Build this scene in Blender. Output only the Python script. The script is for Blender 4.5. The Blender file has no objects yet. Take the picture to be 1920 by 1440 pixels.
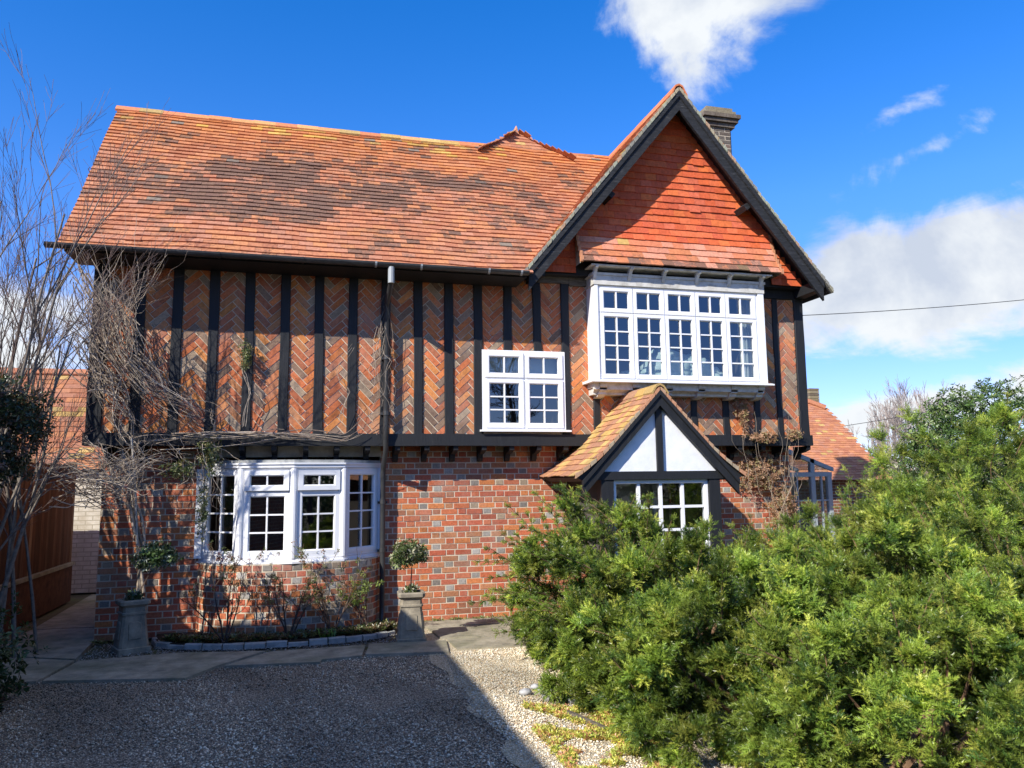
import bpy, math, random
import numpy as np
from mathutils import Vector, Matrix, noise
rnd = random.Random(7)
R = math.radians
SC = bpy.context.scene
COL = SC.collection

# ------------------------------------------------------------------ camera
yaw, pitch, roll = 0.262590, 0.125925, -0.012671
fw = Vector((math.sin(yaw)*math.cos(pitch), math.cos(yaw)*math.cos(pitch), math.sin(pitch)))
r0 = Vector((math.cos(yaw), -math.sin(yaw), 0)); u0 = r0.cross(fw)
rr = r0*math.cos(roll)+u0*math.sin(roll); uu = -r0*math.sin(roll)+u0*math.cos(roll)
cam = bpy.data.cameras.new("camera"); co = bpy.data.objects.new("camera", cam); COL.objects.link(co)
cam.sensor_width = 36; cam.lens = 1457.74/1920*36; cam.clip_end = 2000; cam.clip_start = 0.05
co.matrix_world = Matrix(((rr.x, uu.x, -fw.x, 0), (rr.y, uu.y, -fw.y, 0), (rr.z, uu.z, -fw.z, 1.75), (0, 0, 0, 1)))
SC.camera = co

# ------------------------------------------------------------------ sun, sky
SUN = Vector((-1.35, -1.0, 1.2)).normalized()
sun_el = math.asin(SUN.z); sun_az = math.atan2(SUN.x, SUN.y)
sl = bpy.data.lights.new("sun", 'SUN'); sl.energy = 5.0; sl.angle = R(0.5); sl.color = (1.0, 0.95, 0.87)
so = bpy.data.objects.new("sun", sl); COL.objects.link(so)
so.rotation_euler = SUN.to_track_quat('Z', 'Y').to_euler()

W = bpy.data.worlds.new("World"); SC.world = W; W.use_nodes = True
nt = W.node_tree; nt.nodes.clear()
def wn(t, **k):
    n = nt.nodes.new(t)
    for a, b in k.items(): setattr(n, a, b)
    return n
def mth(op, a, b=None, c=None, tree=None):
    T = tree or nt
    n = T.nodes.new('ShaderNodeMath'); n.operation = op
    for i, v in enumerate((a, b, c)):
        if v is None: continue
        if isinstance(v, (int, float)): n.inputs[i].default_value = v
        else: T.links.new(v, n.inputs[i])
    return n.outputs[0]
sky = wn('ShaderNodeTexSky', sky_type='NISHITA'); sky.sun_disc = False
sky.sun_elevation = sun_el; sky.sun_rotation = sun_az; sky.air_density = 1.0; sky.dust_density = 0.1; sky.ozone_density = 2.5
hsv = wn('ShaderNodeHueSaturation'); hsv.inputs['Saturation'].default_value = 1.42; hsv.inputs['Value'].default_value = 1.0
tnt = wn('ShaderNodeMix', data_type='RGBA'); tnt.blend_type = 'MULTIPLY'; tnt.inputs['Factor'].default_value = 1; tnt.inputs['B'].default_value = (1.5, .97, 1.24, 1)
nt.links.new(sky.outputs[0], hsv.inputs['Color']); nt.links.new(hsv.outputs[0], tnt.inputs['A'])
tc = wn('ShaderNodeTexCoord')
sep = wn('ShaderNodeSeparateXYZ'); nt.links.new(tc.outputs['Generated'], sep.inputs[0])
dx, dy, dz = sep.outputs
# azimuth (degrees, 0 = +Y, positive to +X) and elevation of the view direction
az = mth('MULTIPLY', mth('ARCTAN2', dx, dy), 57.2958)
el = mth('MULTIPLY', mth('ARCSINE', dz), 57.2958)
# noise on a flat cloud layer seen in perspective
den = mth('ADD', mth('MAXIMUM', dz, 0.0), 0.12)
cmb = wn('ShaderNodeCombineXYZ')
nt.links.new(mth('DIVIDE', dx, den), cmb.inputs[0]); nt.links.new(mth('DIVIDE', dy, den), cmb.inputs[1])
def wnoise(scale, detail, rough, dist=0.0, off=0.0, src=None):
    n = wn('ShaderNodeTexNoise'); n.inputs['Scale'].default_value = scale; n.inputs['Detail'].default_value = detail
    n.inputs['Roughness'].default_value = rough; n.inputs['Distortion'].default_value = dist
    m = wn('ShaderNodeMapping'); m.inputs['Location'].default_value = (off, off*0.7, off*0.3)
    nt.links.new(src or tc.outputs['Generated'], m.inputs['Vector']); nt.links.new(m.outputs[0], n.inputs['Vector'])
    return n.outputs['Fac']
n1 = wnoise(6.0, 10, 0.62, 0.5, 3.1)
n2 = wnoise(2.2, 8, 0.60, 0.5, 7.7, cmb.outputs[0])
nmix = mth('ADD', mth('MULTIPLY', n1, 0.65), mth('MULTIPLY', n2, 0.35))
# cloud banks: centre azimuth, elevation, half widths, tilt (degrees), weight
def bank(a0, e0, wa, we, tilt, wgt, soft=1.0):
    da = mth('SUBTRACT', az, a0); de = mth('SUBTRACT', el, e0)
    c, s = math.cos(R(tilt)), math.sin(R(tilt))
    p = mth('DIVIDE', mth('ADD', mth('MULTIPLY', da, c), mth('MULTIPLY', de, s)), wa)
    q = mth('DIVIDE', mth('SUBTRACT', mth('MULTIPLY', de, c), mth('MULTIPLY', da, s)), we)
    d = mth('SQRT', mth('ADD', mth('MULTIPLY', p, p), mth('MULTIPLY', q, q)))
    v = mth('MULTIPLY', mth('SUBTRACT', 1.0, d), wgt*soft)
    return mth('MAXIMUM', v, -0.6)
banks = [bank(31.0, 33.2, 11, 4.4, -4, 1.0), bank(28.0, 31.5, 6.5, 3.0, -30, .75), bank(29.3, 28.2, 3.6, 3.0, -50, .55),
         bank(48, 13.4, 20, 4.9, 10, 1.3), bank(41.5, 4.2, 9, 1.7, 6, 0.8), bank(52, 6.2, 7, 2.0, 14, 0.9),
         bank(44.5, 20.9, 3.6, 1.0, 12, 0.38), bank(42.8, 23.5, 2.5, 0.9, 15, 0.3),
         bank(-22, 9, 12, 9.5, -15, 1.0), bank(180, 68, 180, 21, 0, 1.6), bank(-100, 40, 30, 12, 0, 1.2), bank(-160, 9, 40, 5, 0, 0.5), bank(110, 12, 30, 8, 0, 0.7)]  # high unseen banks, overhead and left, added to whiten and lift the shade
tot = banks[0]
for b in banks[1:]: tot = mth('MAXIMUM', tot, b)
dens = mth('ADD', mth('MULTIPLY', mth('SUBTRACT', nmix, 0.5), 3.0), tot)
mr = wn('ShaderNodeMapRange'); mr.interpolation_type = 'SMOOTHSTEP'
mr.inputs['From Min'].default_value = 0.02; mr.inputs['From Max'].default_value = 0.55
nt.links.new(dens, mr.inputs['Value'])
n3 = wnoise(4.0, 6, 0.6, 0.2, 1.3)
n3b = mth('ADD', mth('MULTIPLY', n3, 0.8), mth('MULTIPLY', dens, -0.06))
cr = wn('ShaderNodeValToRGB'); nt.links.new(n3b, cr.inputs[0])
cr.color_ramp.elements[0].position = 0.27; cr.color_ramp.elements[0].color = (3.0, 3.35, 4.0, 1)
cr.color_ramp.elements[1].position = 0.41; cr.color_ramp.elements[1].color = (4.5, 4.7, 4.9, 1)
mixc = wn('ShaderNodeMix', data_type='RGBA')
nt.links.new(mr.outputs[0], mixc.inputs['Factor']); hz = mth('MINIMUM', mth('ADD', mth('MULTIPLY', mth('MAXIMUM', el, 0.0), 1/44), 0.56), 1.0)
hzm = wn('ShaderNodeMix', data_type='RGBA'); hzm.blend_type = 'MULTIPLY'; hzm.inputs['Factor'].default_value = 1
nt.links.new(tnt.outputs['Result'], hzm.inputs['A']); hzc = wn('ShaderNodeCombineXYZ'); nt.links.new(mth('MULTIPLY', hz, hz), hzc.inputs[0]); nt.links.new(hz, hzc.inputs[1]); nt.links.new(mth('POWER', hz, 0.45), hzc.inputs[2]); nt.links.new(hzc.outputs[0], hzm.inputs['B'])
nt.links.new(hzm.outputs['Result'], mixc.inputs['A']); nt.links.new(cr.outputs[0], mixc.inputs['B'])
bg = wn('ShaderNodeBackground'); bg.inputs['Strength'].default_value = 0.14
nt.links.new(mixc.outputs['Result'], bg.inputs['Color'])
wo = wn('ShaderNodeOutputWorld'); nt.links.new(bg.outputs[0], wo.inputs['Surface'])

SC.view_settings.view_transform = 'Standard'; SC.view_settings.look = 'None'
SC.view_settings.gamma = 1.0; SC.view_settings.use_curve_mapping = False
SC.view_settings.exposure = 0.55
SC.render.engine = 'CYCLES'
SC.cycles.max_bounces = 6; SC.cycles.transparent_max_bounces = 12

# ------------------------------------------------------------------ materials
class Mat:
    def __init__(s, name):
        s.m = bpy.data.materials.new(name); s.m.use_nodes = True; s.t = s.m.node_tree; s.t.nodes.clear()
        s.out = s.n('ShaderNodeOutputMaterial'); s.geo = s.n('ShaderNodeNewGeometry')
        s.b = s.n('ShaderNodeBsdfPrincipled'); s.l(s.b.outputs[0], s.out.inputs[0])
    def n(s, t, **k):
        x = s.t.nodes.new(t)
        for a, b in k.items(): setattr(x, a, b)
        return x
    def l(s, a, b): s.t.links.new(a, b)
    def setv(s, sock, v):
        if isinstance(v, (int, float)): sock.default_value = v
        elif isinstance(v, tuple): sock.default_value = v if len(v) == 4 or sock.type == 'VECTOR' else (*v, 1)
        else: s.l(v, sock)
    def pos(s, sc=(1, 1, 1)):
        m = s.n('ShaderNodeMapping'); m.inputs['Scale'].default_value = sc; s.l(s.geo.outputs['Position'], m.inputs[0]); return m.outputs[0]
    def noise(s, scale, detail=4, rough=.6, sc=(1, 1, 1), dist=0):
        x = s.n('ShaderNodeTexNoise'); x.inputs['Scale'].default_value = scale; x.inputs['Detail'].default_value = detail
        x.inputs['Roughness'].default_value = rough; x.inputs['Distortion'].default_value = dist
        s.l(s.pos(sc), x.inputs['Vector']); return x.outputs['Fac']
    def vor(s, scale, feat='F1', out='Distance', sc=(1, 1, 1)):
        x = s.n('ShaderNodeTexVoronoi'); x.feature = feat; x.inputs['Scale'].default_value = scale
        s.l(s.pos(sc), x.inputs['Vector']); return x.outputs[out]
    def ramp(s, f, *st):
        x = s.n('ShaderNodeValToRGB'); s.l(f, x.inputs[0]); e = x.color_ramp.elements
        while len(e) < len(st): e.new(0.5)
        for i, (p, c) in enumerate(st): e[i].position = p; e[i].color = (*c, 1) if len(c) == 3 else c
        return x.outputs[0]
    def mix(s, f, a, b, bt='MIX'):
        x = s.n('ShaderNodeMix', data_type='RGBA'); x.blend_type = bt
        s.setv(x.inputs['Factor'], f); s.setv(x.inputs['A'], a); s.setv(x.inputs['B'], b); return x.outputs['Result']
    def attr(s, name='col'):
        x = s.n('ShaderNodeAttribute'); x.attribute_name = name; return x
    def bump(s, h, st=.3, dist=.01):
        x = s.n('ShaderNodeBump'); x.inputs['Strength'].default_value = st; x.inputs['Distance'].default_value = dist
        s.l(h, x.inputs['Height']); s.l(x.outputs[0], s.b.inputs['Normal'])
    def fin(s, col, rough=.8, spec=.3, **k):
        s.setv(s.b.inputs['Base Color'], col); s.setv(s.b.inputs['Roughness'], rough); s.setv(s.b.inputs['Specular IOR Level'], spec)
        for a, v in k.items(): s.setv(s.b.inputs[a.replace('_', ' ')], v)
        return s.m
def g(v): return (v, v, v)

m = Mat('brick'); c = m.attr().outputs['Color']
c = m.mix(m.ramp(m.noise(35, 6, .75), (.35, g(.62)), (.65, g(1.15))), g(0.), c, 'MIX') if 0 else m.mix(1.0, c, m.ramp(m.noise(34, 7, .8), (.3, g(.55)), (.7, g(1.28))), 'MULTIPLY')
c = m.mix(m.ramp(m.noise(2.1, 6, .7), (.5, g(0)), (.75, g(.5))), c, (.34, .30, .25))
m.bump(m.noise(120, 4, .7), .5, .004); BRICK = m.fin(c, .9, .2)

m = Mat('mortar'); m.bump(m.noise(150, 4, .7), .6, .004)
MORTAR = m.fin(m.ramp(m.noise(9, 6, .7), (.3, (.46, .39, .28)), (.7, (.68, .59, .45))), .95, .1)

m = Mat('lime_mortar'); m.bump(m.noise(150, 4, .7), .6, .004)
LIME = m.fin(m.ramp(m.noise(9, 6, .7), (.3, (.5, .42, .3)), (.7, (.7, .61, .47))), .95, .1)
m = Mat('shaded_mossy_brick'); m.bump(m.noise(30, 5), .4, .01)  # plain brick's dark copy: passage shade put into the colour, some mossy tone
SHADEB = m.fin(m.ramp(m.noise(9, 6, .7), (.3, (.05, .025, .015)), (.6, (.13, .055, .03)), (.8, (.07, .07, .035))), .9, .2)
m = Mat('roof_tile'); a = m.attr(); c = a.outputs['Color']
c = m.mix(1.0, c, m.ramp(m.noise(28, 6, .75), (.3, g(.68)), (.7, g(1.18))), 'MULTIPLY')
f = m.noise(9, 8, .95, sc=(1, 1, 1))
mm = m.n('ShaderNodeMath'); mm.operation = 'SUBTRACT'; m.l(a.outputs['Alpha'], mm.inputs[0]); m.l(f, mm.inputs[1])
mm2 = m.n('ShaderNodeMapRange'); mm2.inputs['From Min'].default_value = -.04; mm2.inputs['From Max'].default_value = .07; m.l(mm.outputs[0], mm2.inputs['Value'])
mm3 = m.n('ShaderNodeMath'); mm3.operation = 'MULTIPLY'; mm3.inputs[1].default_value = .82; m.l(mm2.outputs[0], mm3.inputs[0])
c = m.mix(mm3.outputs[0], c, m.ramp(m.noise(60, 3), (.35, (.07, .05, .042)), (.65, (.17, .115, .085))))
m.bump(m.noise(90, 4, .7), .5, .004); TILE = m.fin(c, .88, .2)

m = Mat('black_timber')
f = m.noise(14, 8, .7, sc=(3.5, 3.5, .35)); f2 = m.noise(2.3, 4, .6)
c = m.ramp(f, (.35, (.008, .0085, .0095)), (.62, (.018, .019, .021)), (.76, (.11, .11, .105)))
c = m.mix(m.ramp(f2, (.35, g(0)), (.75, g(1))), (.015, .016, .018), c)
m.bump(f, .6, .006); TIMBER = m.fin(c, .62, .35)
m = Mat('worn_timber'); f = m.noise(12, 8, .75, sc=(.6, 3, 5), dist=.3)
c = m.ramp(f, (.42, (.012, .013, .014)), (.6, (.03, .031, .034)), (.74, (.2, .2, .19)))
m.bump(f, .8, .008); WORN = m.fin(c, .7, .3)
m = Mat('grey_oak'); f = m.noise(12, 8, .7, sc=(.5, 3, 5)); m.bump(f, .5, .005)
OAK = m.fin(m.ramp(f, (.35, (.06, .05, .04)), (.65, (.2, .17, .13))), .85, .2)
m = Mat('white_upvc'); UPVC = m.fin(m.ramp(m.noise(3, 3), (.3, g(.76)), (.7, g(.82))), .35, .4)
m = Mat('cream_paint'); f = m.noise(7, 7, .75); m.bump(m.noise(60, 4), .25, .003)
CREAM = m.fin(m.ramp(f, (.3, (.36, .34, .29)), (.5, (.58, .56, .5)), (.7, (.68, .66, .61))), .7, .25)
m = Mat('white_render'); m.bump(m.noise(45, 5, .65), .35, .006)
RENDER = m.fin(m.ramp(m.noise(3.5, 6, .7), (.3, (.66, .68, .7)), (.6, (.8, .81, .82))), .85, .2)
m = Mat('lead'); RLEAD = m.fin(m.ramp(m.noise(8, 6, .7), (.3, (.2, .21, .2)), (.7, (.42, .42, .39))), .7, .3)
m = Mat('black_plastic'); PVC = m.fin(m.ramp(m.noise(9, 4), (.3, g(.028)), (.7, g(.05))), .38, .5)
m = Mat('grey_plastic'); PVCG = m.fin((.32, .34, .34), .45, .4)
m = Mat('pale_mortar'); PMORT = m.fin(m.ramp(m.noise(14, 5, .7), (.3, (.42, .35, .24)), (.7, (.62, .55, .42))), .95, .1)
m = Mat('sandstone_clay'); f = m.noise(6, 7, .7); m.bump(m.noise(50, 5, .7), .4, .005)
CLAYPOT = m.fin(m.ramp(f, (.3, (.15, .13, .1)), (.55, (.3, .26, .19)), (.75, (.45, .39, .28))), .85, .2)
m = Mat('terracotta'); TERRA = m.fin(m.ramp(m.noise(9, 5), (.3, (.42, .17, .09)), (.7, (.6, .32, .2))), .85, .2)
m = Mat('soil'); m.bump(m.noise(40, 6, .8), 1.0, .03)
SOIL = m.fin(m.ramp(m.noise(18, 6, .8), (.3, (.03, .022, .015)), (.7, (.11, .08, .055))), .95, .1)
m = Mat('stone_slab'); f = m.noise(5, 8, .72)
c = m.ramp(f, (.3, (.16, .145, .11)), (.5, (.3, .27, .2)), (.7, (.44, .39, .29)))
c = m.mix(m.ramp(m.noise(1.3, 4), (.45, g(0)), (.65, g(.5))), c, (.1, .11, .05))
m.bump(m.noise(22, 7, .7), .6, .012); SLAB = m.fin(c, .85, .25)
m = Mat('driveway_gravel_base'); v = m.vor(75, out='Color'); d = m.vor(75)
cc = m.ramp(v, (.1, (.2, .15, .1)), (.5, (.5, .39, .27)), (.9, (.7, .57, .4)))
cc = m.mix(m.ramp(d, (.2, g(0)), (.7, g(.85))), cc, (.04, .035, .03)); m.bump(d, -1.0 if 0 else .9, .012)
DRIVE = m.fin(cc, .9, .2)
m = Mat('pale_gravel_base'); v = m.vor(80, out='Color'); d = m.vor(80)
cc = m.ramp(v, (.1, (.45, .36, .22)), (.5, (.65, .55, .37)), (.9, (.8, .73, .56)))
cc = m.mix(m.ramp(d, (.25, g(0)), (.75, g(.7))), cc, (.2, .15, .09)); m.bump(d, .9, .012)
PALEG = m.fin(cc, .9, .2)
m = Mat('earth'); m.bump(m.noise(15, 6, .7), .6, .03)
EARTH = m.fin(m.ramp(m.noise(3, 8, .7), (.3, (.08, .07, .04)), (.5, (.13, .11, .07)), (.7, (.1, .12, .04))), .95, .1)
m = Mat('pebble'); PEB = m.fin(m.mix(1.0, m.attr().outputs['Color'], m.ramp(m.noise(90, 3), (.3, g(.75)), (.7, g(1.1))), 'MULTIPLY'), .8, .3)
m = Mat('flint'); m.bump(m.noise(30, 5), .3, .01); FLINT = m.fin(m.ramp(m.noise(14, 5), (.3, (.2, .2, .2)), (.7, (.55, .54, .52))), .6, .4)
m = Mat('painted_brick'); f = m.noise(4, 6, .7)
bt = m.n('ShaderNodeTexBrick'); bt.inputs['Scale'].default_value = 1.0; bt.inputs['Brick Width'].default_value = .225; bt.inputs['Row Height'].default_value = .075
bt.inputs['Mortar Size'].default_value = .008; sp = m.n('ShaderNodeSeparateXYZ'); m.l(m.geo.outputs['Position'], sp.inputs[0])
cb = m.n('ShaderNodeCombineXYZ'); ad = m.n('ShaderNodeMath'); ad.operation = 'ADD'; m.l(sp.outputs[0], ad.inputs[0]); m.l(sp.outputs[1], ad.inputs[1])
m.l(ad.outputs[0], cb.inputs[0]); m.l(sp.outputs[2], cb.inputs[1]); m.l(cb.outputs[0], bt.inputs['Vector'])
c = m.ramp(f, (.3, (.5, .44, .34)), (.6, (.72, .67, .57)))
c = m.mix(bt.outputs['Fac'], c, (.42, .37, .28))
m.bump(bt.outputs['Fac'], -.0 if 0 else .0, .01); PBRICK = m.fin(c, .85, .2)
m = Mat('plain_brick'); bt = m.n('ShaderNodeTexBrick'); bt.inputs['Scale'].default_value = 1.0; bt.inputs['Brick Width'].default_value = .225; bt.inputs['Row Height'].default_value = .075
bt.inputs['Mortar Size'].default_value = .008; bt.inputs['Color1'].default_value = (.32, .11, .06, 1); bt.inputs['Color2'].default_value = (.2, .09, .06, 1); bt.inputs['Mortar'].default_value = (.4, .34, .26, 1)
sp = m.n('ShaderNodeSeparateXYZ'); m.l(m.geo.outputs['Position'], sp.inputs[0])
cb = m.n('ShaderNodeCombineXYZ'); ad = m.n('ShaderNodeMath'); ad.operation = 'ADD'; m.l(sp.outputs[0], ad.inputs[0]); m.l(sp.outputs[1], ad.inputs[1])
m.l(ad.outputs[0], cb.inputs[0]); m.l(sp.outputs[2], cb.inputs[1]); m.l(cb.outputs[0], bt.inputs['Vector'])
c = m.mix(1.0, bt.outputs['Color'], m.ramp(m.noise(12, 6), (.3, g(.7)), (.7, g(1.2))), 'MULTIPLY'); m.bump(m.noise(60, 4), .4, .005)
PLAINB = m.fin(c, .9, .2)
m = Mat('fence_wood'); f = m.noise(9, 7, .7, sc=(3, 3, .3)); m.bump(f, .6, .006)
c = m.mix(1.0, m.attr().outputs['Color'], m.ramp(f, (.3, g(.55)), (.7, g(1.25))), 'MULTIPLY'); FENCE = m.fin(c, .8, .2)
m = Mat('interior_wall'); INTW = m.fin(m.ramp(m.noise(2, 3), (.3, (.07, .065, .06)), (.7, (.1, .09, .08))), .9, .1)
m = Mat('dust_sheet'); SHEET = m.fin(m.ramp(m.noise(6, 4), (.3, (.42, .56, .52)), (.7, (.66, .76, .72))), .5, .4)
m = Mat('curtain'); CURT = m.fin((.55, .6, .58), .8, .2)
m = Mat('cable'); CABLE = m.fin(g(.03), .6, .3)
# glass
m = Mat('window_glass')
tr = m.n('ShaderNodeBsdfTransparent'); tr.inputs[0].default_value = (.72, .76, .76, 1)
gl = m.n('ShaderNodeBsdfGlossy'); gl.inputs['Roughness'].default_value = .01; gl.inputs['Color'].default_value = (.95, .97, 1, 1)
bp = m.n('ShaderNodeBump'); bp.inputs['Strength'].default_value = .03; bp.inputs['Distance'].default_value = .02; m.l(m.noise(1.8, 2), bp.inputs['Height']); m.l(bp.outputs[0], gl.inputs['Normal'])
lw = m.n('ShaderNodeLayerWeight'); lw.inputs[0].default_value = .5; fp = m.n('ShaderNodeMath'); fp.operation = 'POWER'; m.l(lw.outputs['Facing'], fp.inputs[0]); fp.inputs[1].default_value = 3
f = m.n('ShaderNodeMath'); f.operation = 'MULTIPLY_ADD'; m.l(fp.outputs[0], f.inputs[0]); f.inputs[1].default_value = .6; f.inputs[2].default_value = .15
mx = m.n('ShaderNodeMixShader'); m.l(f.outputs[0], mx.inputs[0]); m.l(tr.outputs[0], mx.inputs[1]); m.l(gl.outputs[0], mx.inputs[2]); m.l(mx.outputs[0], m.out.inputs[0])
GLASS = m.m
def leafmat(name, gloss, trans, tint=(1, 1, 1)):
    m = Mat(name); c = m.attr().outputs['Color']
    c = m.mix(1.0, c, m.ramp(m.noise(5, 3), (.3, g(.8)), (.7, g(1.15))), 'MULTIPLY')
    m.fin(c, gloss, .4)
    t = m.n('ShaderNodeBsdfTranslucent'); m.l(m.mix(1.0, c, (1.25, 1.35, .6), 'MULTIPLY'), t.inputs[0])
    x = m.n('ShaderNodeMixShader'); x.inputs[0].default_value = trans
    m.l(m.b.outputs[0], x.inputs[1]); m.l(t.outputs[0], x.inputs[2]); m.l(x.outputs[0], m.out.inputs[0]); return m.m
YEW = leafmat('yew_needles', .36, .27); LEAF = leafmat('glossy_leaves', .3, .18); DRY = leafmat('dry_leaves', .8, .3)
m = Mat('bark'); m.bump(m.noise(60, 5), .5, .004)
BARK = m.fin(m.mix(1.0, m.attr().outputs['Color'], m.ramp(m.noise(25, 4), (.3, g(.6)), (.7, g(1.2))), 'MULTIPLY'), .85, .2)

# ------------------------------------------------------------------ mesh builder
class MB:
    def __init__(s, M=None): s.v = []; s.f = []; s.c = []; s.M = M
    def add(s, vs, fs, col=(1, 1, 1, 0)):
        k = len(s.v)
        if s.M is not None: vs = [s.M @ Vector(p) for p in vs]
        s.v.extend(tuple(p) for p in vs); s.f.extend(tuple(k+i for i in f) for f in fs); s.c.extend([col]*len(fs))
    def box(s, a, b, col=(1, 1, 1, 0), bev=0.0):
        x0, y0, z0 = a; x1, y1, z1 = b
        s.add([(x0, y0, z0), (x1, y0, z0), (x1, y1, z0), (x0, y1, z0), (x0, y0, z1), (x1, y0, z1), (x1, y1, z1), (x0, y1, z1)],
              [(0, 3, 2, 1), (4, 5, 6, 7), (0, 1, 5, 4), (1, 2, 6, 5), (2, 3, 7, 6), (3, 0, 4, 7)], col)
    def prism(s, poly, d0, d1, ax='y', col=(1, 1, 1, 0)):
        # poly: list of 2-D points; extruded from d0 to d1 along axis
        def p(q, d):
            return {'y': (q[0], d, q[1]), 'x': (d, q[0], q[1]), 'z': (q[0], q[1], d)}[ax]
        n = len(poly)
        s.add([p(q, d0) for q in poly]+[p(q, d1) for q in poly],
              [tuple(range(n)), tuple(range(2*n-1, n-1, -1))]+[(i, i+n, (i+1) % n+n, (i+1) % n) for i in range(n)], col)
    def tube(s, pts, rad, sides=6, col=(1, 1, 1, 0), cap=True):
        pts = [Vector(p) for p in pts]; n = len(pts)
        if not hasattr(rad, '__len__'): rad = [rad]*n
        vs = []; up = Vector((.31, .17, .93))
        for i, p in enumerate(pts):
            d = (pts[min(i+1, n-1)]-pts[max(i-1, 0)])
            if d.length < 1e-9: d = Vector((0, 0, 1))
            d.normalize(); a = d.cross(up)
            if a.length < .1: a = d.cross(Vector((1, 0, 0)))
            a.normalize(); b = d.cross(a)
            for k in range(sides):
                t = 2*math.pi*k/sides; vs.append(p+(a*math.cos(t)+b*math.sin(t))*rad[i])
        fs = [(i*sides+k, i*sides+(k+1) % sides, (i+1)*sides+(k+1) % sides, (i+1)*sides+k) for i in range(n-1) for k in range(sides)]
        if cap and sides > 3: fs += [tuple(range(sides-1, -1, -1)), tuple((n-1)*sides+k for k in range(sides))]
        s.add(vs, fs, col)
    def build(s, name, mat, parent=None, smooth=False):
        me = bpy.data.meshes.new(name); me.from_pydata(s.v, [], s.f); me.materials.append(mat)
        at = me.attributes.new('col', 'FLOAT_COLOR', 'FACE')
        c = np.array([(q if len(q) == 4 else (*q, 0)) for q in s.c], dtype=np.float32)
        if len(c): at.data.foreach_set('color', c.ravel())
        if smooth: me.polygons.foreach_set('use_smooth', [True]*len(me.polygons))
        me.update(); o = bpy.data.objects.new(name, me); COL.objects.link(o)
        if parent is not None:
            o.parent = parent
            if parent.type == 'EMPTY' or True: o.matrix_parent_inverse = wm(parent).inverted()
        return o
def wm(o):
    M = Matrix.LocRotScale(o.location, o.rotation_euler, o.scale)
    return (wm(o.parent) @ o.matrix_parent_inverse @ M) if o.parent else M
def tag(o, label=None, cat=None, group=None, kind=None):
    if label: o['label'] = label
    if cat: o['category'] = cat
    if group: o['group'] = group
    if kind: o['kind'] = kind
    return o
def empty(name, loc, label, cat, group=None):
    o = bpy.data.objects.new(name, None); o.empty_display_size = .1; o.location = loc; COL.objects.link(o)
    return tag(o, label, cat, group)
def build_np(name, V, F, C, mat, parent=None, smooth=False):
    """V (n,3), F (m,k) constant k, C (m,4)"""
    me = bpy.data.meshes.new(name); k = F.shape[1]
    me.vertices.add(len(V)); me.vertices.foreach_set('co', V.astype(np.float32).ravel())
    me.loops.add(F.size); me.loops.foreach_set('vertex_index', F.astype(np.int32).ravel())
    me.polygons.add(len(F)); me.polygons.foreach_set('loop_start', np.arange(0, F.size, k, dtype=np.int32))
    me.polygons.foreach_set('loop_total', np.full(len(F), k, dtype=np.int32))
    if smooth: me.polygons.foreach_set('use_smooth', np.ones(len(F), dtype=bool))
    me.update(calc_edges=True); me.materials.append(mat)
    at = me.attributes.new('col', 'FLOAT_COLOR', 'FACE'); at.data.foreach_set('color', C.astype(np.float32).ravel())
    o = bpy.data.objects.new(name, me); COL.objects.link(o)
    if parent is not None: o.parent = parent; o.matrix_parent_inverse = wm(parent).inverted()
    return o
def instance(TV, TF, X, Y, Z, P, S, C):
    """place template (t,3) at P (n,3) with axes X,Y,Z (n,3), scale S (n,), colour C (n,4)"""
    n = len(P); t = len(TV)
    V = (P[:, None, :]+S[:, None, None]*(TV[None, :, 0:1]*X[:, None, :]+TV[None, :, 1:2]*Y[:, None, :]+TV[None, :, 2:3]*Z[:, None, :])).reshape(-1, 3)
    F = (TF[None]+(np.arange(n)*t)[:, None, None]).reshape(-1, TF.shape[1])
    return V, F, np.repeat(C, len(TF), axis=0)
def norm(a): return a/np.maximum(np.linalg.norm(a, axis=-1, keepdims=True), 1e-9)
def frames(D, rng, flat=None):
    """orthonormal axes with X along D; Z leans to 'flat'"""
    D = norm(D); r = rng.normal(size=D.shape) if flat is None else flat+rng.normal(size=D.shape)*.35
    Yv = norm(np.cross(r, D)); Zv = np.cross(D, Yv); return D, Yv, Zv
def fbm(x, y, z=0.0, s=1.0): return noise.fractal(Vector((x*s, y*s, z*s)), 1.0, 2.0, 4)

# ------------------------------------------------------------------ brick and tile laying
HG = .36
def brick_col(header=False, tone=0.0):
    r = rnd.random()
    if header and r < HG:
        c = rnd.choice([(.26, .23, .19), (.34, .31, .27), (.2, .175, .15), (.33, .25, .17), (.4, .37, .33)])
    else:
        c = rnd.choice([(.50, .14, .065), (.46, .12, .065), (.53, .19, .07), (.48, .16, .085), (.40, .12, .07), (.51, .155, .07), (.43, .19, .095), (.36, .15, .085)])
    k = rnd.uniform(.82, 1.15)*(1+tone)
    return (c[0]*k, c[1]*k, c[2]*k, 0)
def one_brick(mb, quad, n, col, h=.004):
    """quad: four corner Vectors (ccw from outside); n: outward normal"""
    c = sum(quad, Vector())/len(quad); k = len(quad)
    j = rnd.uniform(-.002, .003)
    back = [q-n*.004 for q in quad]; front = []
    for q in quad:
        d = (c-q); L = d.length; front.append(q+d*(min(.005, L*.3)/max(L, 1e-6))+n*(h+j)+Vector((rnd.uniform(-1, 1), 0, rnd.uniform(-1, 1)))*.0015)
    mb.add(back+front, [tuple(range(k, 2*k))]+[(i, (i+1) % k, (i+1) % k+k, i+k) for i in range(k)], col)
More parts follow.
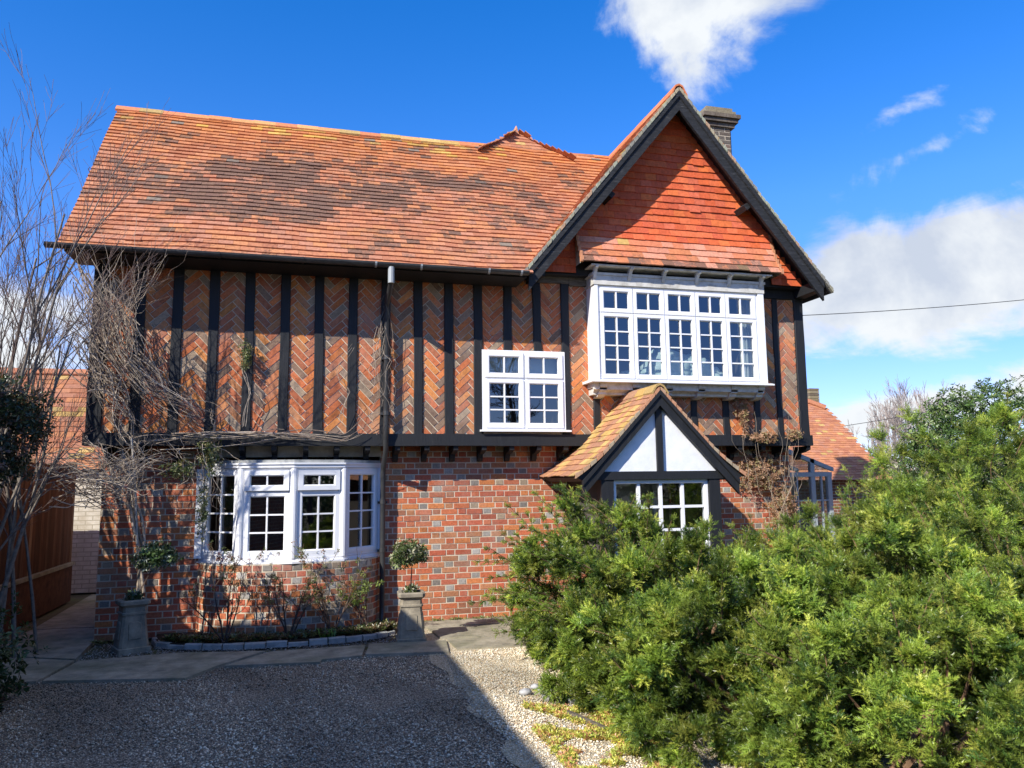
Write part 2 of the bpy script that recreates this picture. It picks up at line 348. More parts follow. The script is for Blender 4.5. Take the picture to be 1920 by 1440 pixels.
def lay_bricks(mb, ua, ub, za, zb, mapf, holes=(), headers_only=False, tone=0.0):
    nc = int((zb-za)/.075+.5); ch = (zb-za)/nc
    for i in range(nc):
        z0 = za+i*ch+.005; z1 = za+(i+1)*ch-.005; zc = (z0+z1)/2
        per = .1125 if headers_only else .3375
        u = ua-(per*.5 if i % 2 else 0)-rnd.uniform(0, .03); k = 0
        while u < ub:
            if headers_only: L = .1025; hd = True
            else: hd = k % 2 == 1; L = .1025 if hd else .215
            a, b = max(u, ua), min(u+L, ub); segs = [(a, b)] if b-a > .025 else []
            for (h0, h1, hz0, hz1) in holes:
                if hz0 < zc < hz1:
                    ns = []
                    for (p, q) in segs:
                        if q <= h0 or p >= h1: ns.append((p, q)); continue
                        if h0-p > .025: ns.append((p, h0))
                        if q-h1 > .025: ns.append((h1, q))
                    segs = ns
            for (p, q) in segs:
                jz = rnd.uniform(-.002, .002)
                Ps = [mapf(p, z0+jz), mapf(q, z0+jz), mapf(q, z1+jz), mapf(p, z1+jz)]
                n = mapf((p+q)/2, zc, True)
                one_brick(mb, Ps, n, brick_col(hd, tone))
            u += L+.01; k += 1
def planar(Y):
    def f(u, z, nrm=False): return Vector((0, -1, 0)) if nrm else Vector((u, Y, z))
    return f
def clip_poly(poly, x0, x1, z0, z1):
    def cl(P, inside, inter):
        out = []
        for i in range(len(P)):
            a, b = P[i-1], P[i]
            if inside(b):
                if not inside(a): out.append(inter(a, b))
                out.append(b)
            elif inside(a): out.append(inter(a, b))
        return out
    def ix(v): return lambda a, b: (v, a[1]+(b[1]-a[1])*(v-a[0])/(b[0]-a[0]))
    def iz(v): return lambda a, b: (a[0]+(b[0]-a[0])*(v-a[1])/(b[1]-a[1]), v)
    for ins, it in ((lambda p: p[0] >= x0, ix(x0)), (lambda p: p[0] <= x1, ix(x1)), (lambda p: p[1] >= z0, iz(z0)), (lambda p: p[1] <= z1, iz(z1))):
        if poly: poly = cl(poly, ins, it)
    return poly
def herringbone(mb, x0, x1, z0, z1, Y, dark=.2):
    W = .078; k = 3; mj = .0036; c, s = math.cos(R(43)), math.sin(R(43)); ox, oz = x0+rnd.uniform(0, .3), z0+rnd.uniform(0, .3)
    N = int((max(x1-x0, z1-z0)+1.2)/W)+3
    def place(ax, az, bx, bz, col):
        rect = [(ax*W+mj, az*W+mj), (bx*W-mj, az*W+mj), (bx*W-mj, bz*W-mj), (ax*W+mj, bz*W-mj)]
        rot = [(ox+c*p-s*q, oz+s*p+c*q) for p, q in rect]
        P = clip_poly(rot, x0, x1, z0, z1)
        if len(P) >= 3:
            A = abs(sum(P[i-1][0]*P[i][1]-P[i][0]*P[i-1][1] for i in range(len(P))))/2
            if A > .0004: one_brick(mb, [Vector((p, Y, q)) for p, q in P], Vector((0, -1, 0)), col, .007)
    for y in range(-N, N):
        for x in range(-N, N):
            r = (x-y) % (2*k)
            if r == 0: place(x, y, x+k, y+1, hcol(dark))
            elif r == 2*k-1: place(x, y, x+1, y+k, hcol(dark))
def hcol(dark):
    if rnd.random() < dark: c = rnd.choice([(.24, .15, .1), (.29, .19, .125), (.2, .13, .09), (.33, .24, .16)])
    else: c = rnd.choice([(.54, .175, .06), (.5, .15, .06), (.57, .22, .07), (.45, .14, .065), (.41, .14, .07), (.48, .2, .085), (.37, .145, .08)])
    k = rnd.uniform(.92, 1.28); return (c[0]*k, c[1]*k, c[2]*k, 0)

def lay_tiles(mb, u0, u1, s0, s1, mapf, inside, colf, wid=.165, gauge=.1, th=.011, jit=1.0):
    n = max(1, int((s1-s0)/gauge+.5)); gg = (s1-s0)/n
    for i in range(n):
        s = s0+i*gg; u = u0-(wid*.5 if i % 2 else 0)
        while u < u1:
            a, b = max(u, u0)+.001, min(u+wid, u1)-.001; u += wid
            if b-a < .03: continue
            if inside and not inside((a+b)/2, s+gg*.5): continue
            j = rnd.uniform(-.003, .004)*jit; js = rnd.uniform(-.004, .004)*jit; jt = rnd.uniform(-.003, .003)*jit
            if rnd.random() < .012*jit: js -= .02; j += .008
            L = gg*1.25; st = min(s+L, s1+.02)
            Pa, Na = mapf(a, s+js+jt); Pb, Nb = mapf(b, s+js-jt); Pc, Nc = mapf(b, st); Pd, Nd = mapf(a, st)
            h0 = th*2+j; h1 = th*.9
            v = [Pa+Na*(h0-th), Pb+Nb*(h0-th), Pb+Nb*h0, Pa+Na*h0, Pc+Nc*h1, Pd+Nd*h1, Pc+Nc*(h1-th), Pd+Nd*(h1-th)]
            mb.add(v, [(0, 1, 2, 3), (3, 2, 4, 5), (1, 6, 4, 2), (0, 3, 5, 7)], colf((a+b)/2, s))
def plane_map(O, U, S, N, sag=0.0):
    O, U, S, N = Vector(O), Vector(U).normalized(), Vector(S).normalized(), Vector(N).normalized()
    def f(u, s):
        d = fbm(u, s, 3.3, .55)*sag if sag else 0
        return O+U*u+S*s+N*d, N
    return f
TCOL = [(.50, .205, .105), (.46, .185, .095), (.51, .225, .12), (.42, .165, .09), (.47, .21, .125), (.52, .22, .10)]
def tcol(dark=0.0, k=1.0, moss=0.0, base=None):
    c = rnd.choice(base or TCOL); q = rnd.uniform(.92, 1.07)*k
    if rnd.random() < moss: c = rnd.choice([(.54, .34, .11), (.46, .31, .12), (.58, .38, .14)])
    return (c[0]*q, c[1]*q, c[2]*q, max(0, min(1, dark)))

# ================================================================== SETTING
mb = MB(); mb.box((-400, -400, -1), (400, 700, -.03)); tag(mb.build('ground', EARTH), kind='structure')
mb = MB()   # driveway sheet, dense grid with gentle undulation
def sheet(mb, poly_x0, poly_x1, y0, y1, z, nx, ny, amp=.012):
    V = []; F = []
    for j in range(ny+1):
        for i in range(nx+1):
            x = poly_x0+(poly_x1-poly_x0)*i/nx; y = y0+(y1-y0)*j/ny
            V.append((x+(.16*fbm(0, y, 4, 1.3) if poly_x0 == 1.35 and i == 0 else 0), y, z+amp*fbm(x, y, 0, 1.1)))
    for j in range(ny):
        for i in range(nx):
            a = j*(nx+1)+i; F.append((a, a+1, a+nx+2, a+nx+1))
    mb.add(V, F)
sheet(mb, -9, 2.0, -8, 8.75, -.012, 60, 90); tag(mb.build('driveway', DRIVE, smooth=True), kind='structure')
mb = MB(); sheet(mb, 1.35, 9.0, -8, 10.3, -.004, 50, 90); tag(mb.build('gravel_margin', PALEG, smooth=True), kind='structure')
mb = MB()   # stone slab path
slabs = [[(-2.25, 8.2), (-1.0, 7.9), (-.78, 8.32), (-.35, 8.9), (-1.25, 9.1), (-2.15, 9.0)],
         [(-.3, 8.86), (-.7, 8.32), (.2, 8.2), (.22, 8.3), (.62, 8.36), (.7, 8.88)],
         [(.74, 8.9), (.66, 8.38), (1.5, 8.24), (1.58, 8.85)], [(-3.2, 8.25), (-2.3, 8.22), (-2.2, 9.05), (-3.2, 9.6)],
         [(-3.25, 9.65), (-2.2, 9.1), (-2.32, 11.0), (-3.2, 11.1)], [(-3.2, 11.15), (-2.33, 11.05), (-2.3, 14.4), (-3.3, 14.4)],
         [(1.55, 9.0), (2.5, 8.85), (2.6, 9.6), (1.5, 9.7)], [(1.45, 9.72), (2.7, 9.63), (2.9, 10.12), (1.4, 10.12)], [(1.62, 8.4), (2.4, 8.3), (2.46, 8.8), (1.6, 8.92)]]
for sl_ in slabs:
    z = .018+rnd.uniform(-.004, .006); mb.prism(sl_, -.03, z, 'z')
tag(mb.build('path', SLAB), kind='structure')

# ================================================================== HOUSE
house = empty('timber_framed_house', (2.3, 10.15, 0), 'large tile-roofed house of red brick and black timber framing with white windows', 'house')
def part(name, mb, mat, parent=house, smooth=False, label=None):
    o = mb.build(name, mat, parent, smooth)
    if label: o['label'] = label
    return o
UY, LY = 9.85, 10.15
# bay plan
BP = [(-1.17, 10.12), (-.70, 9.70), (-.10, 9.60), (.48, 9.72), (.95, 10.12)]
def arc(pts, off=0.0, n=10):
    # smooth Catmull-Rom through points
    P = [Vector((p[0], p[1], 0)) for p in pts]; out = []
    for i in range(len(P)-1):
        p0 = P[max(i-1, 0)]; p1 = P[i]; p2 = P[i+1]; p3 = P[min(i+2, len(P)-1)]
        for k in range(n):
            t = k/n; out.append(.5*((2*p1)+(p2-p0)*t+(2*p0-5*p1+4*p2-p3)*t*t+(3*p1-p0-3*p2+p3)*t**3))
    out.append(P[-1]); return out
BC = arc([(-1.19, 10.15), (-1.03, 9.86), (-.62, 9.64), (-.10, 9.58), (.42, 9.66), (.80, 9.86), (.96, 10.15)])
BL = [0.0]
for i in range(1, len(BC)): BL.append(BL[-1]+(BC[i]-BC[i-1]).length)
def baymap(u, z, nrm=False):
    u = max(0, min(BL[-1]-1e-6, u)); i = max(k for k in range(len(BL)-1) if BL[k] <= u)
    t = (u-BL[i])/(BL[i+1]-BL[i]); d = (BC[i+1]-BC[i]).normalized()
    if nrm: return Vector((d.y, -d.x, 0))
    p = BC[i].lerp(BC[i+1], t); return Vector((p.x, p.y, z))

# lower wall
mb = MB(); lay_bricks(mb, -2.28, 6.98, 0.0, 2.24, planar(LY), [(-1.19, .96, 0, 2.3), (3.5, 5.0, 0, 1.85)])
lw_ = part('brick_wall', mb, BRICK, label='ground floor wall of red brick with grey headers')
mb = MB()
for a, b, c_, d in ((-2.28, -1.19, 0, 2.24), (.96, 3.5, 0, 2.24), (5.0, 6.98, 0, 2.24), (3.5, 5.0, 1.85, 2.24), (-1.19, .96, 2.1, 2.24)): mb.box((a, LY, c_), (b, LY+.2, d))
part('mortar', mb, MORTAR, lw_)
mb = MB()
mb.box((-2.28, LY+.2, 0), (-2.05, 14, 2.24)); mb.box((6.75, LY+.2, 0), (6.98, 14, 2.24)); mb.box((-2.05, 13.8, 0), (6.75, 14, 2.24))
mb.box((-2.40, UY+.1, 2.24), (-2.2, 14, 4.5)); mb.box((6.92, UY+.1, 2.24), (7.12, 14, 4.5)); mb.box((-2.2, 13.8, 2.24), (6.92, 14, 4.5))
mb.prism([(9.95, 4.5), (14, 4.5), (11.98, 6.85)], -2.40, -2.3, 'x')
part('side_wall', mb, PLAINB)
# bay base
HG = .36; bay = MB(); lay_bricks(bay, 0, BL[-1], 0.0, .84, baymap, headers_only=True); HG = .36
bb = part('bay_brick_base', bay, BRICK)
mb = MB()
for i in range(len(BC)-1):
    a, b = BC[i], BC[i+1]; mb.add([(a.x, a.y, 0), (b.x, b.y, 0), (b.x, b.y, .85), (a.x, a.y, .85)], [(0, 1, 2, 3)])
part('mortar', mb, MORTAR, bb)

# upper wall backing + herringbone panels
mb = MB()
def backing(a, b, c_, d): mb.box((a, UY, c_), (b, UY+.1, d))
backing(-2.40, 2.24, 2.24, 4.6); backing(2.24, 3.37, 2.24, 2.42); backing(2.24, 3.37, 3.48, 4.6)
backing(3.37, 3.8, 2.24, 4.6); backing(3.8, 6.1, 2.24, 3.1); backing(6.1, 7.12, 2.24, 4.6); backing(3.8, 6.1, 4.4, 4.6)
up_ = part('mortar_wall', mb, LIME)
ZB, ZT = 2.375, 4.455
studs = [-2.33, -1.90, -1.49, -1.08, -.67, -.25, .16, .57, .98, 1.40, 1.80, 2.19, 2.595, 3.0, 3.40]
def stud(x, z0, z1, w=.115, y=UY-.03, mat=TIMBER):
    mb = MB(); lean = rnd.uniform(-.006, .006); n = 7; P = []
    for i in range(n):
        z = z0+(z1-z0)*i/(n-1); a = w/2+rnd.uniform(-.005, .005); b = w/2+rnd.uniform(-.005, .005); xx = x+lean*(i/(n-1)-.5)*2; yy = y+rnd.uniform(-.002, .002)
        P += [(xx-a, yy+.006, z), (xx-a+.008, yy, z), (xx+b-.008, yy, z), (xx+b, yy+.006, z), (xx+b, UY+.05, z), (xx-a, UY+.05, z)]
    F = [(i*6+k, i*6+(k+1) % 6, (i+1)*6+(k+1) % 6, (i+1)*6+k) for i in range(n-1) for k in range(6)]
    mb.add(P, F+[(0, 5, 4, 3, 2, 1), tuple((n-1)*6+k for k in range(6))]); return part('stud', mb, mat)
for x in studs:
    if x in (2.595, 3.0): stud(x, 3.49, ZT)
    else: stud(x, ZB, ZT+.02, .16 if x == -2.33 else .115)
low = [3.83, 4.30, 4.79, 5.28, 5.78]
for x in low: stud(x, ZB, 2.98, .095)
stud(6.28, ZB, 2.95, .095); stud(6.655, ZB, 4.38, .085); stud(7.05, ZB, 4.40, .15, UY-.035)
def panel(x0, x1, z0, z1, dark=.22):
    mb = MB(); herringbone(mb, x0, x1, z0, z1, UY-.001, dark); part('brick_panel', mb, BRICK)
for i in range(len(studs)-1):
    a, b = studs[i]+.045, studs[i+1]-.045
    if i == 0: a += .03
    if i in (11, 12, 13): panel(a, b, 3.485, ZT)
    else: panel(a, b, ZB, ZT, .42 if i in (9,) else .22)
panel(3.445, 3.79, ZB, 4.41, .25)
for a, b in zip(low, low[1:]+[6.28]): panel(a+.04, b-.04, ZB, 2.95, .3)
panel(6.25, 6.62, ZB, 4.38, .35); panel(6.69, 6.985, ZB, 4.38, .3)
# beams
mb = MB()
def beam(mb, x0, x1, y0, y1, z0, z1, seg=14):
    P = []
    for i in range(seg+1):
        x = x0+(x1-x0)*i/seg; j = [rnd.uniform(-.004, .004) for _ in range(4)]
        P += [(x, y0+j[0], z0+j[1]), (x, y0+j[0]+.004, z1+j[2]), (x, y1, z1), (x, y1, z0)]
    F = [(i*4+k, i*4+(k+1) % 4, (i+1)*4+(k+1) % 4, (i+1)*4+k) for i in range(seg) for k in range(4)]
    mb.add(P, F+[(0, 1, 2, 3), tuple(seg*4+k for k in (3, 2, 1, 0))])
beam(mb, -2.43, 7.15, UY-.06, UY+.08, 2.225, 2.375, 40); part('jetty_beam', mb, TIMBER)
mb = MB(); mb.box((-2.42, UY+.0, 2.236), (7.12, LY+.1, 2.262)); part('jetty_soffit', mb, TIMBER)
for k in range(26):
    x = -2.20+.3715*k
    if 3.3 < x < 4.95 and False: continue
    mb = MB(); P = [(UY-.035, 2.222), (LY, 2.222), (LY, 2.03), (LY-.06, 2.03), (LY-.1, 2.07), (LY-.11, 2.12), (UY+.09, 2.135), (UY+.03, 2.15), (UY-.03, 2.17)]
    mb.prism(P, x-.032, x+.032, 'x'); part('bracket', mb, TIMBER)
mb = MB(); beam(mb, -2.42, 3.5, UY-.04, UY+.05, ZT, ZT+.12, 20); part('wall_plate', mb, TIMBER)
mb = MB(); beam(mb, 3.46, 3.72, UY-.05, UY+.05, 4.41, 4.53, 3); beam(mb, 2.98, 3.46, UY-.045, UY+.05, 4.43, 4.53, 3); part('tie_beam', mb, OAK)
mb = MB(); beam(mb, 6.2, 7.14, UY-.05, UY+.05, 4.385, 4.53, 6); part('tie_beam', mb, TIMBER)

# ---- main roof
GX0 = 4.965
RY0, RZ0, RY1, RZ1 = 9.30, 4.42, 11.70, 7.17
sl_len = math.hypot(RY1-RY0, RZ1-RZ0); SV = Vector((0, (RY1-RY0)/sl_len, (RZ1-RZ0)/sl_len)); NV = Vector((0, -SV.z, SV.y))
mp = plane_map((-2.66, RY0, RZ0), (1, 0, 0), SV, NV, .03)
def main_dark(u, s):
    x = u-2.66; e1 = math.exp(-(((x+.8)/1.5)**2+((s-1.6)/.85)**2)); e2 = math.exp(-(((x-1.35)/1.5)**2+((s-1.75)/.8)**2)); e3 = math.exp(-(((x-3.2)/.9)**2+((s-1.3)/1.0)**2))
    d = .36+.28*e1+.15*e2+.12*e3+.22*fbm(x, s*1.5, 1.7, 1.1)+.16*fbm(x, s*1.3, 6.1, 4.5)+rnd.uniform(-.07, .07)
    if rnd.random() < .012: d += .4
    return d
def main_col(u, s):
    x = u-2.66; moss = .5*math.exp(-((s-3.4)/.25)**2)*(1 if -.8 < x < 2.5 else .15)
    k = 1.0
    if s > 3.2: k = 1.05
    c = tcol(main_dark(u, s), k, moss); w = min(1, max(0, (s-1.8)/1.6)); c = (c[0]*(1+.06*w), c[1]*(1-.06*w), c[2]*(1-.35*w), c[3])
    if rnd.random() < .012: c = (.25, .2, .15, c[3])
    return c
mb = MB(); lay_tiles(mb, 0, 7.75, -.06, sl_len, mp, lambda u, s: u-2.66 < 2.70+s*.62+.1, main_col, th=.020)
roof = part('roof', mb, TILE, label='main roof of weathered orange clay tiles with dark lichen patches')
mb = MB()  # battens / underlay, back slope and soffit
mb.prism([(RY0+.03, RZ0-.02), (RY1, RZ1-.0), (14.2, 4.36), (14.1, 4.28), (RY1, RZ1-.06), (RY0+.03, RZ0-.04)], -2.62, 2.72, 'x')
mb.add([(2.72, RY0+.03, RZ0-.03), (GX0, RY1, RZ1-.02), (2.72, RY1, RZ1-.02), (2.72, 14.2, 4.36), (9.0 if 0 else 6.9, 14.2, 4.36), (6.9, RY1+.6, 6.4)], [(0, 1, 2), (2, 1, 4, 3)])
part('roof_deck', mb, TIMBER, roof)
# ridge tiles
mb = MB()
def ridge_run(mb, A, B, n, colf, w=.14, h=.095, th=.02):
    A, B = Vector(A), Vector(B); D = (B-A).normalized(); L = (B-A).length/n; sd = D.cross(Vector((0, 0, 1))).normalized(); upv = sd.cross(D)
    for i in range(n):
        a = A+D*(i*L-.006+.002); b = A+D*((i+1)*L-.004); r = rnd.uniform(-.004, .006)
        prof = [(-w, -h), (-w*.45, -.012), (0, .012), (w*.45, -.012), (w, -h)]; V = []
        for k, P in enumerate((a, b)):
            kk = 1.0+(.05 if k == 0 else -.0)
            for p, q in prof: V.append(P+sd*p*kk+upv*(q*kk+th+r))
            for p, q in prof: V.append(P+sd*p*kk*.9+upv*(q*kk+r-.006))
        F = [(j, j+1, 11+j, 10+j) for j in range(4)]+[(5+j, 15+j, 16+j, 6+j) for j in range(4)]+[(j, 5+j, 6+j, j+1) for j in range(4)]+[(10+j, 11+j, 16+j, 15+j) for j in range(4)]+[(0, 10, 15, 5), (4, 9, 19, 14)]
        mb.add(V, F, colf(i))
RC = [(.62, .25, .1), (.66, .3, .12), (.6, .22, .1), (.68, .33, .13)]
ridge_run(mb, (-2.68, RY1, RZ1+.0), (2.62, RY1, RZ1-.02), 17, lambda i: tcol(.15, 1, .5 if i > 8 else .05, RC))
part('ridge_tiles', mb, TILE, roof); mb = MB()
ridge_run(mb, (3.98, RY1, RZ1-.035), (5.2, RY1, RZ1-.03), 4, lambda i: tcol(.1, 1, 0, [(.6, .2, .1), (.62, .25, .12)]))
part('ridge_tiles', mb, TILE, roof)
# hipped peak rising over the ridge
px, py, pz = 3.37, 12.08, 7.63
mb = MB(); T = Vector((px, py, pz)); base_s = 3.2
def hip_face(mb, O, U, S, hw, hs, colf):
    m_ = plane_map(O, U, S, Vector(U).cross(Vector(S)))
    lay_tiles(mb, -hw, hw, 0, hs-.04, m_, lambda u, s: abs(u) < hw*(1-s/hs)+.04, colf, jit=.8)
O = T-SV*1.0
hip_face(mb, T-Vector((0, .60, .80))*1.1, (1, 0, 0), Vector((0, .60, .80)), .98, 1.1, lambda u, s: tcol(.25+.5*fbm(u, s, 5, 2), 1, .05))
for sgn in (-1, 1):
    U = Vector((.0, sgn, 0)); S = Vector((-sgn*.76, 0, .65)).normalized()
    hip_face(mb, T-S*1.05, U, S, .75, 1.05, lambda u, s: tcol(.3, 1, .05))
mb.add([T+Vector((0, 0, -.03)), T-SV*1.0+Vector((-1.1, 0, -.04)), T-SV*1.0+Vector((1.1, 0, -.04)), T+Vector((1.0, .9, -.75)), T+Vector((-1.0, .9, -.75))], [(0, 1, 2), (0, 2, 3), (0, 3, 4), (0, 4, 1)], (.3, .15, .1, .2))
hp = part('hipped_peak', mb, TILE, label='small tiled pyramid peak rising above the ridge')
mb = MB(); mb.tube([T+Vector((0, 0, -.06)), T+Vector((0, 0, .03)), T+Vector((.01, 0, .12))], [.085, .045, .008], 8, (.5, .36, .2, 0)); part('finial', mb, TERRA, hp)

# ---- gutter and downpipe
mb = MB()
gp = [(math.cos(t)*.055, math.sin(t)*.055) for t in [math.pi+math.pi*k/8 for k in range(9)]]
prof = gp+[(p*.85, q*.85) for p, q in reversed(gp)]
mb.prism([(9.235+p, 4.405+q) for p, q in prof], -2.76, 2.72, 'x')
for x in (-2.76, 2.715): mb.prism([(9.235+p, 4.405+q) for p, q in gp], x-.004, x+.006, 'x')
gut = part('gutter', mb, PVC)
for x in (-2.5, -1.9, -.98, -.05, .8, 1.35, 2.2, 2.62):
    mb = MB(); mb.prism([(9.235+p*1.12, 4.405+q*1.12) for p, q in gp]+[(9.235+p*.9, 4.405+q*.9) for p, q in reversed(gp)], x-.012, x+.012, 'x'); part('gutter_clip', mb, PVCG if x > .7 else PVC, gut)
mb = MB(); mb.box((-2.6, 9.32, 4.35), (2.72, 9.345, 4.41)); mb.box((-2.6, 9.345, 4.352), (2.72, 9.9, 4.37)); part('fascia', mb, TIMBER)
px_ = .985
mb = MB(); mb.tube([(px_, 9.235, 4.36), (px_, 9.235, 4.22), (px_, 9.27, 4.15), (px_+.0, 9.68, 4.02), (px_, 9.72, 3.95), (px_, 9.72, 2.46), (px_, 9.74, 2.36), (px_+.005, 9.76, 2.16), (px_+.0, 10.02, 1.97), (px_, 10.04, 1.9), (px_, 10.04, .3), (px_, 10.04, .12), (px_+.0, 9.97, .05)], .034, 10)
dp = part('downpipe', mb, PVC, smooth=True)
for z, yc in ((3.3, 9.72), (2.6, 9.72), (1.5, 10.04), (.9, 10.04)): mb = MB(); mb.tube([(px_, yc, z), (px_, yc, z+.05)], .041, 10); mb.box((px_-.06, yc+.02, z+.005), (px_+.06, yc+.11, z+.035)); part('pipe_clip', mb, PVC, dp)
mb = MB(); mb.tube([(px_, 9.235, 4.36), (px_, 9.235, 4.16)], .04, 10); part('pipe_outlet', mb, PVCG, dp)

# ---- front gable roof
GX, GZ = 4.965, 7.20; GW, GE = 2.29, 4.42     # half width at eaves, eaves height
gs = math.hypot(GW, GZ-GE); GF, GB = 9.30, 12.6
def gcol(u, s):
    return tcol(.25+.5*fbm(u*.8, s, 9, 1.3), 1, .12)
mb = MB()
for sgn in (-1, 1):
    S = Vector((-sgn*GW/gs, 0, (GZ-GE)/gs)); U = Vector((0, -sgn, 0)); U = Vector((0, 1, 0)) if sgn < 0 else Vector((0, -1, 0))
    N = Vector((sgn*(GZ-GE)/gs, 0, GW/gs))
    if sgn < 0: O = Vector((GX-GW, GF, GE)); lay_tiles(mb, 0, GB-GF, -.03, gs, plane_map(O, (0, 1, 0), S, N, .02), None, gcol)
    else: O = Vector((GX+GW, GF, GE)); lay_tiles(mb, 0, GB-GF, -.03, gs, plane_map(O, (0, 1, 0), S, N, .02), None, gcol)
groof = part('gable_roof', mb, TILE, label='steep front gable roof of orange clay tiles')
mb = MB(); d_ = .035
mb.prism([(GX-GW, GE), (GX, GZ), (GX+GW, GE), (GX+GW-.02, GE-.05), (GX, GZ-.075), (GX-GW+.02, GE-.05)], GF+.012, GB, 'y'); part('roof_deck', mb, TIMBER, groof)
mb = MB(); ridge_run(mb, (GX, GF-.02, GZ+.02), (GX, GB, GZ+.02), 10, lambda i: tcol(.1, 1, 0, [(.62, .22, .1), (.6, .19, .08)]), .12, .14); part('ridge_tiles', mb, TILE, groof)
# verge undercloak: courses of tile edges in mortar
for sgn in (-1, 1):
    mb = MB(); nseg = 36
    for i in range(nseg):
        t0, t1 = i/nseg, (i+1)/nseg-.004
        x0, x1 = GX+sgn*GW*(1-t0), GX+sgn*GW*(1-t1); z0, z1 = GE+(GZ-GE)*t0, GE+(GZ-GE)*t1
        j = rnd.uniform(-.006, .008); c_ = rnd.choice([(.3, .28, .2), (.38, .33, .22), (.25, .24, .2), (.42, .28, .18), (.33, .34, .25)])
        P = [(x0, z0-.045), (x1, z1-.045), (x1, z1+.006), (x0, z0+.022)] if sgn < 0 else [(x0, z0-.045), (x0, z0+.022), (x1, z1+.006), (x1, z1-.045)]
        mb.prism(P, GF-.03+j, GF+.06, 'y', (*c_, .25))
    part('verge', mb, TILE, groof)
# bargeboards
def bargeboard(parent, X, Zt, hw, ez, yf, depth, th, drop, mat, sgn, ext=0.0, nm='bargeboard'):
    mb = MB(); sl = (Zt-ez)/hw; n = 18; P = []
    for i in range(n+1):
        t = -ext+(1+ext)*i/n; x = X+sgn*hw*(1-t); z = ez+(Zt-ez)*t-drop
        w_ = depth*math.sqrt(1+sl*sl)*(1+rnd.uniform(-.012, .012)); j = rnd.uniform(-.002, .002)
        P += [(x, yf+j, z), (x, yf+j+.002, z-w_), (x, yf+th, z-w_), (x, yf+th, z)]
    F = [(i*4+k, i*4+(k+1) % 4, (i+1)*4+(k+1) % 4, (i+1)*4+k) for i in range(n) for k in range(4)]
    mb.add(P, F+[(3, 2, 1, 0), (n*4, n*4+1, n*4+2, n*4+3)])
    # upper moulding strip
    P = []
    for i in range(n+1):
        t = -ext+(1+ext)*i/n; x = X+sgn*hw*(1-t); z = ez+(Zt-ez)*t-drop
        w_ = depth*.3*math.sqrt(1+sl*sl)
        P += [(x, yf-.022, z+.001), (x, yf-.022, z-w_), (x, yf-.001, z-w_-.015), (x, yf-.001, z+.001)]
    mb.add(P, F+[(3, 2, 1, 0), (n*4, n*4+1, n*4+2, n*4+3)])
    return part(nm, mb, mat, parent)
bargeboard(groof, GX, GZ, GW, GE, 9.30, .175, .045, .05, WORN, -1, -.03)
bargeboard(groof, GX, GZ, GW, GE, 9.30, .175, .045, .05, WORN, 1, -.06)
mb = MB()
for sgn in (-1, 1):   # purlin ends under the overhang
    for t in (.36,):
        x = GX+sgn*GW*(1-.53); z = GE+(GZ-GE)*.53-.29
        M = Matrix.Translation((x-sgn*.02, 0, z)) @ Matrix.Rotation(sgn*R(-38), 4, 'Y'); q = MB(M); q.box((-.075, 9.36, -.04), (.075, 9.84, .04)); part('purlin_end', q, WORN, groof)
for a, b in (((6.98, 9.34, 4.40), (7.14, 9.86, 4.54)), ((2.86, 9.36, 4.40), (2.98, 9.86, 4.52))): mb = MB(); mb.box(a, b); part('plate_end', mb, TIMBER, groof)

# tile hanging
mb = MB(); mb.prism([(GX-GW+.12, 4.52), (GX+GW-.12, 4.52), (GX, GZ-.12)], 9.665, 9.9, 'y', (.1, .04, .03, .5)); part('gable_wall', mb, TIMBER)
HC = [(.62, .13, .045), (.58, .115, .045), (.66, .16, .05), (.55, .11, .05), (.64, .15, .06), (.6, .14, .07)]
SKZ, SKB, SKY, GT = 5.45, 4.60, 9.36, 9.66
def hang_y(z, x):
    if 3.50 < x < 6.50 and z < SKZ: t = (SKZ-z)/(SKZ-SKB); return GT-(GT-SKY)*t**2.0
    return GT
def hang_map(xlo, xhi, skirt):
    def f(u, s):
        z = s
        if skirt:
            t = max(0, (SKZ-z)/(SKZ-SKB)); y = GT-(GT-SKY)*t**2.0; sl = -(GT-SKY)*2.0*t*(-1/(SKZ-SKB))
            N = Vector((0, -1, 0))+Vector((0, 0, sl)); N.normalize()
            return Vector((u, y-.006, z)), N
        return Vector((u, GT+.012*fbm(u, z, 2, 1), z)), Vector((0, -1, 0))
    return f
def under_roof(x, z): return z < GZ-.13-abs(x-GX)*(GZ-GE)/GW
def hang_c(u, s): return tcol(.12+.3*fbm(u, s, 4, 1.2), 1, 0, HC)
def skirt_c(u, s):
    if s > 4.98: return hang_c(u, s)
    k = (4.98-s)/.4; return tcol(.2+.3*k*rnd.random()+.25*k, 1, .05*k, [(.6, .2, .1), (.58, .24, .15), (.62, .28, .18), (.56, .2, .09)])
mb = MB()
lay_tiles(mb, GX-GW, 3.5, 4.54, 5.45, hang_map(0, 0, False), lambda u, s: under_roof(u, s+.02), hang_c, th=.018)
lay_tiles(mb, 6.5, GX+GW, 4.54, 5.45, hang_map(0, 0, False), lambda u, s: under_roof(u, s+.02), hang_c, th=.018)
lay_tiles(mb, GX-GW, GX+GW, 5.45, 7.05, hang_map(0, 0, False), lambda u, s: under_roof(u, s+.02), hang_c, th=.018)
lay_tiles(mb, 3.5, 6.5, 4.622, 5.45, hang_map(0, 0, True), lambda u, s: under_roof(u, s+.02), skirt_c, th=.018)
th_ = part('tile_hanging', mb, TILE, label='bright orange hung tiles filling the gable')
